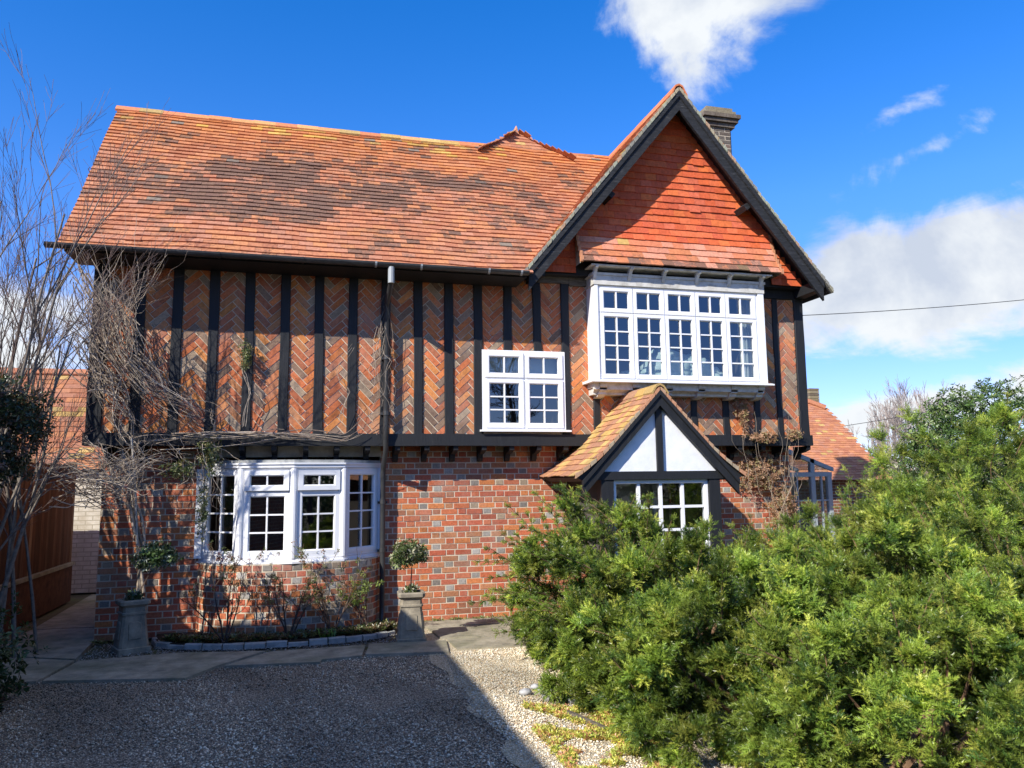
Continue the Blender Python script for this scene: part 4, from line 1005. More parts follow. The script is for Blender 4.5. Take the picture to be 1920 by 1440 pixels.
def ell_points(rng, n, ells, depth=(.72, 1.05), zmin=.05, lump=.18):
    """points in the outer shell of a union of ellipsoids, outward normals"""
    E = np.array(ells, float); w = E[:, 3]*E[:, 4]+E[:, 4]*E[:, 5]+E[:, 3]*E[:, 5]; w /= w.sum()
    m_ = int(n*2.6); k = rng.choice(len(E), m_, p=w); d = norm(rng.normal(size=(m_, 3))); rad = rng.uniform(depth[0]**2, depth[1]**2, m_)**.5
    ph = rng.uniform(0, 9, 3)
    rad *= 1+lump*(np.sin(d[:, 0]*5+ph[0]+k)*np.sin(d[:, 1]*6+ph[1])+.6*np.sin(d[:, 2]*7+d[:, 0]*4+ph[2]))
    P = E[k, :3]+d*rad[:, None]*E[k, 3:6]; N = norm(d/E[k, 3:6]); keep = P[:, 2] > zmin
    for j in range(len(E)):
        q = (P-E[j, :3])/E[j, 3:6]; keep &= (np.sum(q*q, 1) > (depth[0]*.82)**2) | (k == j)
    P, N = P[keep][:n], N[keep][:n]; return P, N
def leaf_mass(name, parent, ells, n, size, cols, mat, seed, depth=(.6, 1.05), zmin=.05, lump=.18, tmpl=None, up=.3):
    rng = np.random.default_rng(seed); P, N = ell_points(rng, n, ells, depth, zmin, lump); n = len(P); Vs = []; Fs = []; Cs = []; off = 0
    k = rng.integers(0, len(tmpl or LT), n)
    for t, (TV, TF) in enumerate(tmpl or LT):
        s = k == t
        if not s.any(): continue
        Zd = norm(N[s]+np.array([0, 0, up])+rng.normal(size=(s.sum(), 3))*.45); Z, X, Y = frames(Zd, rng)
        V, F, C = instance(TV, TF, X, Y, Z, P[s], size*rng.uniform(.6, 1.25, s.sum()), pal(rng, s.sum(), cols)); Vs.append(V); Fs.append(F+off); Cs.append(C); off += len(V)
    C = np.vstack(Cs); C[:, :3] *= rng.uniform(.8, 1.2, (len(C), 1))
    return build_np(name, np.vstack(Vs), np.vstack(Fs), C, mat, parent)

# ================================================================== bare branches
def grow(mb, p, d, L, r, depth, rg, wob=.12, trop=.08, spawn=(3, 5), ang=(.35, .75), ratio=.62, col=(.2, .15, .12, 0), tipcol=None, sides=5, rmin=.0016, twig=None):
    n = max(4, int(6 if depth > 0 else 5)); pts = [Vector(p)]; d = Vector(d).normalized(); dirs = [d.copy()]
    for i in range(n):
        d = (d+Vector((rg.gauss(0, wob), rg.gauss(0, wob), rg.gauss(0, wob)+trop))).normalized(); pts.append(pts[-1]+d*L/n); dirs.append(d.copy())
    rad = [max(rmin, r*(1-.72*i/n)) for i in range(n+1)]
    tgt = twig if (twig is not None and depth <= 1) else mb
    tgt.tube(pts, rad, 3 if depth <= 0 else (4 if depth == 1 else sides), (tipcol if tipcol and depth <= 1 else col), cap=False)
    if depth > 0:
        for k in range(rg.randint(*spawn)):
            t = rg.uniform(.22, .98); i = min(n-1, int(t*n)); q = pts[i].lerp(pts[i+1], t*n-i); dd = dirs[i]
            a = dd.orthogonal().normalized(); a.rotate(Matrix.Rotation(rg.uniform(0, 6.283), 3, dd)); an = rg.uniform(*ang)
            nd = dd*math.cos(an)+a*math.sin(an)
            grow(mb, q, nd, L*ratio*rg.uniform(.7, 1.15), max(rmin, rad[i]*.58), depth-1, rg, wob*1.1, trop, spawn, ang, ratio, col, tipcol, sides, rmin, twig)
rg = random.Random(21)
bt_ = empty('bare_hazel_tree', (-3.2, 8.9, 0), 'leafless many stemmed tree with thin twigs and catkins in front of the left end', 'tree')
st_, tw_ = MB(), MB()
stems = [((-3.2, 8.85), (-.18, .05, 1), 4.6, .035), ((-3.25, 9.0), (.02, .0, 1), 4.5, .038), ((-3.15, 8.8), (.16, .0, 1), 4.0, .034), ((-3.1, 9.1), (.26, .05, 1), 3.4, .03),
         ((-3.15, 8.6), (.10, -.1, 1), 4.5, .03), ((-3.3, 8.9), (-.35, 0, 1), 4.2, .032), ((-3.2, 8.85), (-.28, .02, 1), 3.6, .026), ((-3.25, 8.7), (-.08, .1, 1), 4.9, .03), ((-3.1, 8.5), (.22, .12, 1), 3.4, .025), ((-3.2, 8.6), (.08, .1, 1), 3.2, .024), ((-2.85, 9.4), (-.12, .02, 1), 3.9, .026), ((-2.7, 9.6), (-.03, .0, 1), 3.3, .02), ((-2.95, 9.2), (.04, .0, 1), 4.2, .026), ((-3.1, 8.3), (-.1, .1, 1), 3.6, .024), ((-3.3, 8.6), (-.2, .1, 1), 3.8, .024)]
for (x, y), d, L, r in stems: grow(st_, (x, y, 0), d, L, r, 3, rg, .05, .03, (5, 7), (.2, .6), .42, (.2, .17, .14, 0), (.17, .12, .1, 0), 6, .0017, tw_)
part('trunk', st_, BARK, bt_, True); tc_ = part('twigs', tw_, BARK, bt_)
vs = tc_.data.vertices; rg2 = random.Random(3); nk = 0
while nk < 60:
    v = Vector(vs[rg2.randrange(len(vs))].co)
    if v.z > 2.6: nk += 1; mb = MB(); mb.tube([v, v+Vector((rg2.uniform(-.015, .015), 0, -.02)), v+Vector((rg2.uniform(-.03, .03), 0, -.06))], [.004, .005, .004], 5, (.14, .07, .06, 0)); part('catkin', mb, BARK, bt_)

# ================================================================== wisteria on the house
wi = empty('wisteria', (-1.85, 9.95, 0), 'tangled leafless climber trained over the left end of the black framed wall', 'climber')
def strand(mb, g, spread, Y, r, rg, col, t0=0, t1=1, wob=None, npt=14):
    a, b = rg.gauss(0, 1)*spread, rg.gauss(0, 1)*spread; c_, d_ = rg.gauss(0, .6)*spread, rg.gauss(0, .6)*spread; y0 = rg.uniform(*Y); y1 = rg.uniform(*Y); wob = wob if wob is not None else spread*.3
    pts = []; ph = rg.uniform(0, 6); ph2 = rg.uniform(0, 6); fr = rg.uniform(1.5, 4)
    for i in range(npt+1):
        t = t0+(t1-t0)*i/npt; s = t*(len(g)-1); k = min(len(g)-2, int(s)); f = s-k; f = f*f*(3-2*f)*.5+f*.5
        x = g[k][0]*(1-f)+g[k+1][0]*f; y = g[k][1]*(1-f)+g[k+1][1]*f
        x += a*(1-t)+c_*t+wob*math.sin(fr*6*t+ph); y += b*(1-t)+d_*t+wob*math.cos(fr*5*t+ph2)
        pts.append(atY(x, y, y0*(1-t)+y1*t+.03*math.sin(7*t+ph)))
    mb.tube(pts, [max(.0015, r*(1-.6*i/npt)) for i in range(npt+1)], 5 if r > .006 else 4, col, cap=False)
    return pts
rg = random.Random(5); VC = [(.44, .36, .28, 0), (.34, .27, .2, 0), (.54, .45, .35, 0), (.24, .18, .14, 0)]
tr_, vn = MB(), MB()
G1 = [(140, 480), (190, 560), (225, 650), (290, 725), (370, 775), (460, 815)]
G2 = [(150, 600), (185, 690), (225, 760), (262, 850)]
G3 = [(250, 835), (380, 822), (520, 818), (640, 822), (715, 790)]
G4 = [(70, 890), (140, 885), (205, 905), (260, 870), (330, 850)]
for k in range(95): a = rg.uniform(0, .45); strand(vn, G1, 27, (9.40, 9.74), rg.uniform(.003, .008), rg, rg.choice(VC), a, a+rg.uniform(.25, .55), rg.uniform(6, 16), 20)
for k in range(60): a = rg.uniform(0, .4); strand(vn, G2, 26, (9.4, 9.74), rg.uniform(.003, .008), rg, rg.choice(VC), a, a+rg.uniform(.3, .6), rg.uniform(8, 22), 20)
for k in range(16): a = rg.uniform(0, .5); strand(vn, G3, 8, (9.62, 9.74), rg.uniform(.004, .009), rg, rg.choice(VC), a, min(1, a+rg.uniform(.35, .6)), 5, 22)
for k in range(130): a = rg.uniform(0, .4); strand(vn, G4, 36, (9.0, 9.7), rg.uniform(.0025, .006), rg, rg.choice(VC), a, a+rg.uniform(.3, .6), 12)
for k in range(50):   # whips reaching up and out past the eave
    s = (rg.uniform(150, 260), rg.uniform(560, 700)); e = (s[0]+rg.uniform(-120, 130), rg.uniform(395, 560)); mid = ((s[0]+e[0])/2+rg.uniform(-25, 25), (s[1]+e[1])/2+rg.uniform(-10, 20))
    strand(vn, [s, mid, e], 4, (9.1, 9.35), rg.uniform(.0022, .0045), rg, rg.choice(VC), 0, 1, 3, 12)
for k in range(40):   # hanging and curling ends below the beam
    s = (rg.uniform(180, 420), rg.uniform(800, 850)); e = (s[0]+rg.uniform(-70, 110), s[1]+rg.uniform(20, 150)); mid = ((s[0]+e[0])/2+rg.uniform(-30, 30), (s[1]+e[1])/2+rg.uniform(-20, 40))
    strand(vn, [s, mid, e], 4, (9.62, 9.8), rg.uniform(.002, .0045), rg, rg.choice(VC), 0, 1, 5, 12)
for k in range(14): strand(vn, [(715+rg.uniform(-8, 6), rg.uniform(560, 640)), (700+rg.uniform(-10, 40), 690), (712+rg.uniform(-20, 30), rg.uniform(760, 815))], 6, (9.66, 9.76), .0025, rg, rg.choice(VC), 0, 1, 6, 14)
for g_, r_ in (([(398, 860), (402, 800), (395, 770)], .01), ([(455, 800), (470, 740), (460, 700), (445, 650)], .005), ([(640, 790), (655, 740), (630, 700), (660, 650)], .003)):
    for k in range(3): strand(vn, g_, 3, (9.66, 9.76), r_, rg, rg.choice(VC[:3]), 0, 1, 3)
for k in range(5): strand(tr_, [(258, 1120), (262, 1030), (256, 960), (244, 900), (225, 840), (205, 760), (200, 680)], 4, (9.85, 9.98) if k < 0 else (9.86, 9.95), rg.uniform(.014, .022), rg, VC[k % 3], 0, 1, 4, 24)
strand(tr_, [(255, 1000), (238, 950), (215, 920), (196, 890), (180, 850)], 2, (9.8, 9.9), .018, rg, VC[0], 0, 1, 3, 14)
part('trunk', tr_, BARK, wi, True); part('vines', vn, BARK, wi)
rng = np.random.default_rng(11)
E_ = [(*atY(395, 850, 9.72), .12, .08, .22), (*atY(340, 880, 9.75), .2, .08, .12), (*atY(380, 950, 9.85), .06, .05, .35), (*atY(460, 665, 9.72), .07, .04, .16)]
leaf_mass('ivy_leaves', wi, E_, 520, .035, [(.12, .16, .05), (.2, .22, .08), (.07, .1, .03), (.3, .26, .12)], LEAF, 12, (.1, 1.1), 0, .2)
mb = MB(); a = atY(247, 822, 9.6); b = atY(253, 905, 9.75); c2 = atY(258, 1040, 9.9); mb.tube([a, b, c2], [.011, .011, .012], 8, (.5, .48, .44, 0)); part('support_cane', mb, BARK, wi)

# dry creeper by the porch
cr_ = empty('dry_creeper', (6.4, 10.0, 0), 'withered brown creeper clinging to the brick wall right of the porch', 'climber')
mb = MB()
for k in range(22):
    s = (rg.uniform(1440, 1490), 1010); e = (rg.uniform(1370, 1510), rg.uniform(740, 880)); strand(mb, [s, ((s[0]+e[0])/2+rg.uniform(-20, 20), 910), e], 5, (9.74, 9.78) if e[1] < 835 else (10.0, 10.1), .004, rg, VC[1], 0, 1, 5)
part('stems', mb, BARK, cr_)
E_ = [(*atY(1425, 885, 9.98), .42, .06, .28), (*atY(1470, 960, 10.0), .25, .07, .4), (*atY(1395, 780, 9.76), .06, .03, .3), (*atY(1430, 820, 9.74), .25, .04, .07), (*atY(1490, 815, 9.74), .12, .04, .08), (*atY(1380, 750, 9.77), .05, .03, .25)]
leaf_mass('leaves', cr_, E_, 1500, .04, [(.42, .24, .14), (.5, .32, .2), (.3, .17, .1), (.36, .3, .14)], DRY, 14, (.1, 1.05), 0, .25)

# ================================================================== chimney pot planters with clipped shrubs
def chamfer_sq(w, c): return [(-w+c, -w), (w-c, -w), (w, -w+c), (w, w-c), (w-c, w), (-w+c, w), (-w, w-c), (-w, -w+c)]
def planter(name, x, y, rot, label):
    o = empty(name, (x, y, 0), label, 'planter', 'old chimney pots used as planters')
    M = Matrix.Translation((x, y, 0)) @ Matrix.Rotation(rot, 4, 'Z'); mb = MB(M)
    prof = [(.165, -.02, .01), (.165, .045, .01), (.15, .05, .025), (.118, .37, .025), (.118, .385, .02), (.128, .39, .02), (.128, .41, .02), (.116, .415, .02), (.116, .465, .02), (.135, .485, .025), (.15, .495, .03), (.152, .53, .03), (.14, .542, .03), (.105, .542, .02), (.1, .48, .02)]
    V = []
    for w, z, c in prof: V += [(p, q, z) for p, q in chamfer_sq(w, c)]
    F = [(i*8+k, i*8+(k+1) % 8, (i+1)*8+(k+1) % 8, (i+1)*8+k) for i in range(len(prof)-1) for k in range(8)]
    mb.add(V, F+[tuple(range(7, -1, -1))]); part('pot', mb, CLAYPOT, o)
    for a in range(4):
        q = MB(M @ Matrix.Rotation(a*math.pi/2, 4, 'Z')); P = []
        for (px1, pz1) in ((-.06, .14), (.06, .14), (.06, .29), (.03, .31), (-.03, .31), (-.06, .29)): P.append((px1, pz1))
        def yy(z, e): return -(.15-(z-.05)*(.032/.32))-e
        V = [(p, yy(z, .009), z) for p, z in P]+[(p*1.12, yy(z, -.004), .225+(z-.225)*1.1) for p, z in P]; n = 6
        q.add(V, [tuple(range(n))]+[(i, n+i, n+(i+1) % n, (i+1) % n) for i in range(n)]); part('raised_panel', q, CLAYPOT, o)
    mb = MB(M); mb.prism([(p, q) for p, q in chamfer_sq(.104, .02)], .44, .5, 'z'); part('soil', mb, SOIL, o)
    return o
planter('chimney_pot_planter', -1.76, 9.48, R(24), 'shaded clay chimney pot planter near the left corner of the house')
planter('chimney_pot_planter', 1.21, 9.02, R(-4), 'clay chimney pot planter with sunlit rim beside the black downpipe')
def standard_shrub(x, y, top, cols, label, seed, lean=(0, 0)):
    o = empty('potted_shrub', (x, y, .5), label, 'shrub', 'round headed shrubs in chimney pots'); rg = random.Random(seed); mb = MB()
    T = Vector(top); grow(mb, (x, y, .48), (T-Vector((x, y, .48))), (T-Vector((x, y, .48))).length*.9, .012, 0, rg, .04, 0, col=(.12, .08, .06, 0), sides=6)
    for k in range(8): grow(mb, T-Vector((0, 0, .1)), (rg.uniform(-1, 1), rg.uniform(-1, 1), rg.uniform(.1, 1)), .2, .005, 1, rg, .1, .05, (2, 3), col=(.14, .1, .07, 0))
    part('trunk', mb, BARK, o)
    leaf_mass('crown', o, [(T.x, T.y, T.z, .17, .17, .12), (T.x-.06, T.y-.03, T.z-.06, .13, .12, .1), (T.x+.12, T.y, T.z-.03, .1, .1, .07), (x, y, .56, .07, .07, .05)], 520, .05, cols, LEAF, seed, (.35, 1.1), .3, .2)
    return o
standard_shrub(-1.76, 9.48, atY(292, 1040, 9.4), [(.05, .09, .03), (.09, .13, .05), (.2, .24, .2), (.04, .07, .02)], 'small dark leaved shrub leaning right from the shaded left chimney pot', 31)
standard_shrub(1.21, 9.02, atY(765, 1035, 9.0), [(.12, .16, .06), (.2, .24, .1), (.07, .1, .03), (.38, .36, .24)], 'small round headed shrub growing from the right chimney pot by the downpipe', 32)

# ================================================================== roses and bed plants
def rose(x, y, hgt, n, label, seed, cols, tgts=None):
    o = empty('rose_bush', (x, y, .03), label, 'shrub', 'pruned roses under the bay window'); rg = random.Random(seed); mb = MB(); tips = []
    for k in range(n):
        a = rg.uniform(0, 6.283); d = (math.cos(a)*rg.uniform(.15, .6), math.sin(a)*.25-.05, 1)
        grow(mb, (x+rg.uniform(-.012, .012), y+rg.uniform(-.01, .01), .02), d, hgt*rg.uniform(.75, 1.1), .011, 2, rg, .1, .05, (3, 4), (.35, .8), .5, (.085, .06, .05, 0), (.17, .12, .08, 0), 6, .0022)
    s = part('stems', mb, BARK, o)
    V = np.array([v.co for v in s.data.vertices]); rng = np.random.default_rng(seed); V = V[V[:, 2] > hgt*.55]; P = V[rng.integers(0, len(V), 170)]+rng.normal(size=(170, 3))*.015
    Z, X, Y = frames(rng.normal(size=(170, 3))+np.array([0, -.3, .6]), rng); TV, TF = LT[seed % 4]
    A, B, C = instance(TV, TF, X, Y, Z, P, rng.uniform(.018, .042, 170), pal(rng, 170, cols)); build_np('leaves', A, B, C, LEAF, o)
RED = [(.2, .06, .04), (.14, .05, .04), (.12, .12, .04), (.1, .13, .04)]; GRN = [(.2, .24, .06), (.14, .17, .05), (.2, .1, .05)]
rose(-.78, 9.33, .85, 6, 'leftmost rose bush with dark red young leaves before the bay', 41, RED)
rose(-.12, 9.34, .8, 5, 'middle rose bush with bare brown stems before the bay', 42, RED+GRN)
rose(.36, 9.40, .8, 6, 'twiggy rose bush before the right half of the bay window', 43, GRN)
rose(.78, 9.62, .6, 3, 'small rose with fresh green leaves next to the downpipe', 44, [(.25, .32, .07), (.2, .27, .06)])
def clumps(name, pts, size, cols, mat, seed, per=1, tm=LT, spread=.0, kind='stuff', h=.02):
    rng = np.random.default_rng(seed); P = np.array(pts, float); P = np.repeat(P, per, 0)+rng.normal(size=(len(P)*per, 3))*np.array([spread, spread, 0]); P[:, 2] += rng.uniform(0, h, len(P)); n = len(P)
    Z, X, Y = frames(np.tile([0, 0, 1.0], (n, 1))+rng.normal(size=(n, 3))*.3, rng); Vs, Fs, Cs = [], [], []; off = 0; k = rng.integers(0, len(tm), n)
    for t, (TV, TF) in enumerate(tm):
        s = k == t; V, F, C = instance(TV, TF, X[s], Y[s], Z[s], P[s], size*rng.uniform(.6, 1.3, s.sum()), pal(rng, s.sum(), cols)); Vs.append(V); Fs.append(F+off); Cs.append(C); off += len(V)
    o = build_np(name, np.vstack(Vs), np.vstack(Fs), np.vstack(Cs), mat)
    if kind: tag(o, kind=kind)
    return o
rng = np.random.default_rng(5); pts = []
while len(pts) < 900:
    t = rng.uniform(0, 1); i = int(t*(len(EA)-1)); e = EA[i]; q = rng.uniform(.08, .5); y = e.y+q*(9.9-e.y)*.9
    if e.x > -1.45 and not (-1.15 < e.x < .9 and y > 9.52+abs(e.x+.1)**2*.35): pts.append((e.x+rng.uniform(-.05, .05), y, .05))
tag(clumps('ground_cover', pts, .045, [(.07, .1, .03), (.12, .16, .05), (.2, .2, .09), (.16, .11, .06), (.1, .07, .05)], LEAF, 6, 1, h=.05), 'low leafy ground cover filling the bed under the bay window', 'ground cover')
# lime green bulb leaves
o = empty('bulb_plant', (.3, 9.3, .04), 'clump of bright green strap leaves at the front of the bed', 'plant'); mb = MB(); rg = random.Random(8)
for k in range(34):
    a = rg.uniform(0, 6.28); b = Vector((.3+rg.uniform(-.09, .09), 9.31+rg.uniform(-.04, .04), .04)); d = Vector((math.cos(a), math.sin(a), 0)); L = rg.uniform(.06, .13); s = d.cross(Vector((0, 0, 1)))*.006
    mb.add([b-s, b+s, b+d*L*.3+Vector((0, 0, L*.7))+s, b+d*L*.3+Vector((0, 0, L*.7))-s, b+d*L*.7+Vector((0, 0, L*.8))], [(0, 1, 2, 3), (3, 2, 4)], (.2, .36, .06, 0))
part('leaves', mb, LEAF, o)
# rusty stake plant in the left pot, grasses at the wall foot
pts = [(rng.uniform(1.2, 2.6), 10.1+rng.uniform(-.04, .03), .0) for _ in range(120)]+[(rng.uniform(.7, 1.05), rng.uniform(9.75, 10.1), .05) for _ in range(120)]+[(rng.uniform(-2.28, -1.7), rng.uniform(9.9, 10.1), .0) for _ in range(60)]
tag(clumps('wall_weeds', pts, .035, [(.22, .26, .08), (.3, .3, .12), (.14, .18, .05)], LEAF, 9, h=.03), 'small green weeds along the foot of the brick wall', 'weeds')

# ================================================================== gravel
def octa():
    V = np.array([(1, 0, 0), (-.9, .1, 0), (0, .8, .05), (.1, -.75, 0), (.05, 0, .5), (0, 0, -.4)], float); F = np.array([(0, 2, 4), (2, 1, 4), (1, 3, 4), (3, 0, 4), (2, 0, 5), (1, 2, 5), (3, 1, 5), (0, 3, 5)]); return V, F
def stones(name, n, fn, size, cols, seed, label, z=0.0):
    rng = np.random.default_rng(seed); P = fn(rng, n); n = len(P); Z, X, Y = frames(np.tile([0, 0, 1.0], (n, 1))+rng.normal(size=(n, 3))*.45, rng)
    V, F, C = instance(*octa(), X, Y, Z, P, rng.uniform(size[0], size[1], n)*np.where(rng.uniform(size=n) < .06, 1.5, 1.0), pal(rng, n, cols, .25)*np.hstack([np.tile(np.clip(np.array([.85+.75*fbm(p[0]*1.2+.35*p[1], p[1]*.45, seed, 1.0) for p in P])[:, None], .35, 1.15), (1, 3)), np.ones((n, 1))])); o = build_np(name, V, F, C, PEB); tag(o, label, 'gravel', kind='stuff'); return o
def drive_pts(rng, n):
    y = 3.6+(rng.uniform(0, 1, n)**1.35)*4.9; x = rng.uniform(-2.9, 1.62, n)*1.0; k = x > -.36*y-.2; x, y = x[k], y[k]
    inside = np.ones(len(x), bool); inside &= ~((y > 8.0-.0*x) & (y > 7.85+.12*np.abs(x+.9)) & (x < .7) & (x > -2.3) & (y > 8.15+.05*x)); return np.stack([x, y, np.full(len(x), -.006)], 1)
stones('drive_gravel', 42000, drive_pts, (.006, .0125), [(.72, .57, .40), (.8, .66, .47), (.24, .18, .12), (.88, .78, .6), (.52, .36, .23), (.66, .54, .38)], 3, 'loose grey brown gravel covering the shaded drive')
def pale_pts(rng, n):
    y = rng.uniform(4.0, 8.3, n); x = 1.38+.2*np.sin(y*1.7)*.3+rng.uniform(0, 1, n)*(1.25); return np.stack([x, y, np.full(n, .002)], 1)
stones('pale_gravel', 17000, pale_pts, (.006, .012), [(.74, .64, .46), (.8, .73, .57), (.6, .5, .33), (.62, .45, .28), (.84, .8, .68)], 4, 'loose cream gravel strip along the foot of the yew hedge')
def mid_pts(rng, n):
    y = rng.uniform(8.85, 9.9, n); x = rng.uniform(-2.2, 1.3, n); k = (y < 9.27+.25*np.abs(x+.1)**2.2) | (x < -1.62); return np.stack([x[k], y[k], np.full(k.sum(), .0)], 1)
stones('path_gravel', 5000, mid_pts, (.006, .011), [(.5, .46, .4), (.38, .34, .28), (.6, .56, .48), (.28, .24, .2)], 6, 'pale gravel between the stone path and the flower bed')
rng = np.random.default_rng(77); pts = []
for _ in range(9000):
    y = rng.uniform(4.2, 6.2); x = 1.60+(rng.uniform(0, 1)**.8)*.75
    if fbm(x, y, 1, 2.5)+.5*(x-1.75)-.3*(y-5.3) > -.12: pts.append((x, y, .0))
tag(clumps('sedum_mat', pts, .026, [(.55, .52, .08), (.45, .5, .09), (.58, .4, .12), (.38, .42, .09), (.5, .24, .12), (.6, .58, .14)], LEAF, 15, 1, h=.016), 'yellow green and rusty sedum creeping over the pale gravel', 'sedum')
# big round stones
for k, (ppx, ppy, r, lab) in enumerate(((985, 1303, .055, 'pale rounded stone nearest the drive in the little heap by the hedge'), (1003, 1292, .045, 'small rounded grey stone at the back of the heap by the hedge'), (1018, 1300, .05, 'light oval stone in the middle of the heap by the hedge'), (1030, 1313, .062, 'flat dark grey stone at the front right of the heap by the hedge'), (1072, 1318, .05, 'white knobbly flint tucked under the hedge foliage'))):
    p = onground(ppx, ppy); mb = MB(); blob(mb, (p.x, p.y, r*.4), (r, r*.8, r*.55), k+20, 8, .2, 2); o = mb.build('stone', FLINT, None, True); tag(o, lab, 'stone', 'stones at the foot of the hedge')
for k, (ppx, ppy) in enumerate(((1225, 1405), (1240, 1415), (1262, 1425), (1275, 1432), (1290, 1440), (1205, 1395))):
    p = onground(ppx+15, ppy-4); mb = MB(); blob(mb, (p.x, p.y, .015), (.022+.012*(k % 3), .02, .016), k+40, 7, .4, 3); o = mb.build('stone', FLINT, None, True)
    tag(o, ['small white stone', 'tiny chalky stone', 'white chip of stone', 'pale chalk lump', 'lowest white stone', 'topmost white stone'][k]+' in the row edging the sedum at the bottom', 'stone', 'white stones edging the sedum')
# timber edging
mb = MB(); a, b = onground(1065, 1342), onground(1135, 1372); c_, d_ = onground(1165, 1383), onground(1225, 1408)
eg = empty('timber_edging', tuple(a), 'low weathered timber edging strips between gravel and hedge', 'edging')
for p, q in ((a, b), (c_, d_)):
    mb = MB(); d = (q-p).normalized(); n = Vector((-d.y, d.x, 0))*.012; mb.add([p-n, q-n, q+n, p+n, p-n+Vector((0, 0, .04)), q-n+Vector((0, 0, .035)), q+n+Vector((0, 0, .035)), p+n+Vector((0, 0, .04))], [(0, 1, 5, 4), (1, 2, 6, 5), (2, 3, 7, 6), (3, 0, 4, 7), (4, 5, 6, 7)]); part('strip', mb, OAK, eg)

# ================================================================== yew
def spray(seed, n=8, curve=.15):
    """short yew shoot, unit length, needles round it as thin triangles; returns V,F"""
    r = np.random.default_rng(seed); V = []; F = []
    def pos(t): return np.array([t, .04*math.sin(4*t+seed), curve*t*t*-.5])
    for i in range(2):
        a, b = pos(i/2), pos((i+1)/2); k = len(V); V += [a+[0, .012, 0], a-[0, .012, 0], b]; F.append((k, k+1, k+2))
    for i in range(n):
        t = .05+.95*i/(n-1); L = .36*(1-.35*max(0, t-.5)/.5)*r.uniform(.8, 1.15)
        for s in (-1, 1):
            b = pos(t); an = R(62-34*t)+r.uniform(-.18, .18); ro = r.uniform(-.75, .75); d = np.array([math.cos(an), s*math.sin(an)*math.cos(ro), math.sin(an)*math.sin(ro)+.12]); w = np.array([.5, 0, r.uniform(-.5, .5)])*.085
            k = len(V); V += [b-w, b+w, b+d*L]; F.append((k, k+1, k+2))
    return np.array(V), np.array(F)
def branchlet(seed, nsp=6, nn=7):
    r = np.random.default_rng(seed); Vs = []; Fs = []; off = 0; tip = []
    def axis(t): return np.array([t, .06*math.sin(3*t+seed), -.12*t*t])
    for i in range(nsp+1):
        t = .05+.55*i/nsp; s = 1 if i % 2 else -1
        ang = s*R(r.uniform(20, 62)) if i < nsp else r.uniform(-.2, .2); L = r.uniform(.36, .52)
        TV, TF = spray(seed*50+i, nn, r.uniform(-.2, .5)); el_ = r.uniform(-.7, .75); c, s2 = math.cos(ang), math.sin(ang)
        X = np.array([c*math.cos(el_), s2*math.cos(el_), math.sin(el_)]); Z0 = np.array([r.uniform(-.4, .4), r.uniform(-.9, .9), 1.0]); Y = np.cross(Z0, X); Y /= np.linalg.norm(Y); Z = np.cross(X, Y)
        V = axis(t)+L*(TV[:, 0:1]*X+TV[:, 1:2]*Y+TV[:, 2:3]*Z); Vs.append(V); Fs.append(TF+off); off += len(V); tip += [t+.3*(TF[:, 0] > len(TV)*.5).mean()*0+.35*q for q in (TF[:, 0]/len(TV))]
    k = off; st = []
    for i in range(3):
        a, b = axis(i/4), axis((i+1)/4); st += [a+[0, .01, 0], a-[0, .01, 0], b]; Fs.append(np.array([[k, k+1, k+2]])); k += 3; tip.append(-1)
    Vs.append(np.array(st)); return np.vstack(Vs), np.vstack(Fs), np.array(tip)
BT_HI = [branchlet(i+1, 8, 12) for i in range(5)]; BT_LO = [branchlet(i+11, 7, 8) for i in range(5)]
YC = [(.15, .26, .04), (.23, .36, .05), (.33, .46, .065), (.07, .15, .03), (.42, .5, .085), (.26, .38, .06)]
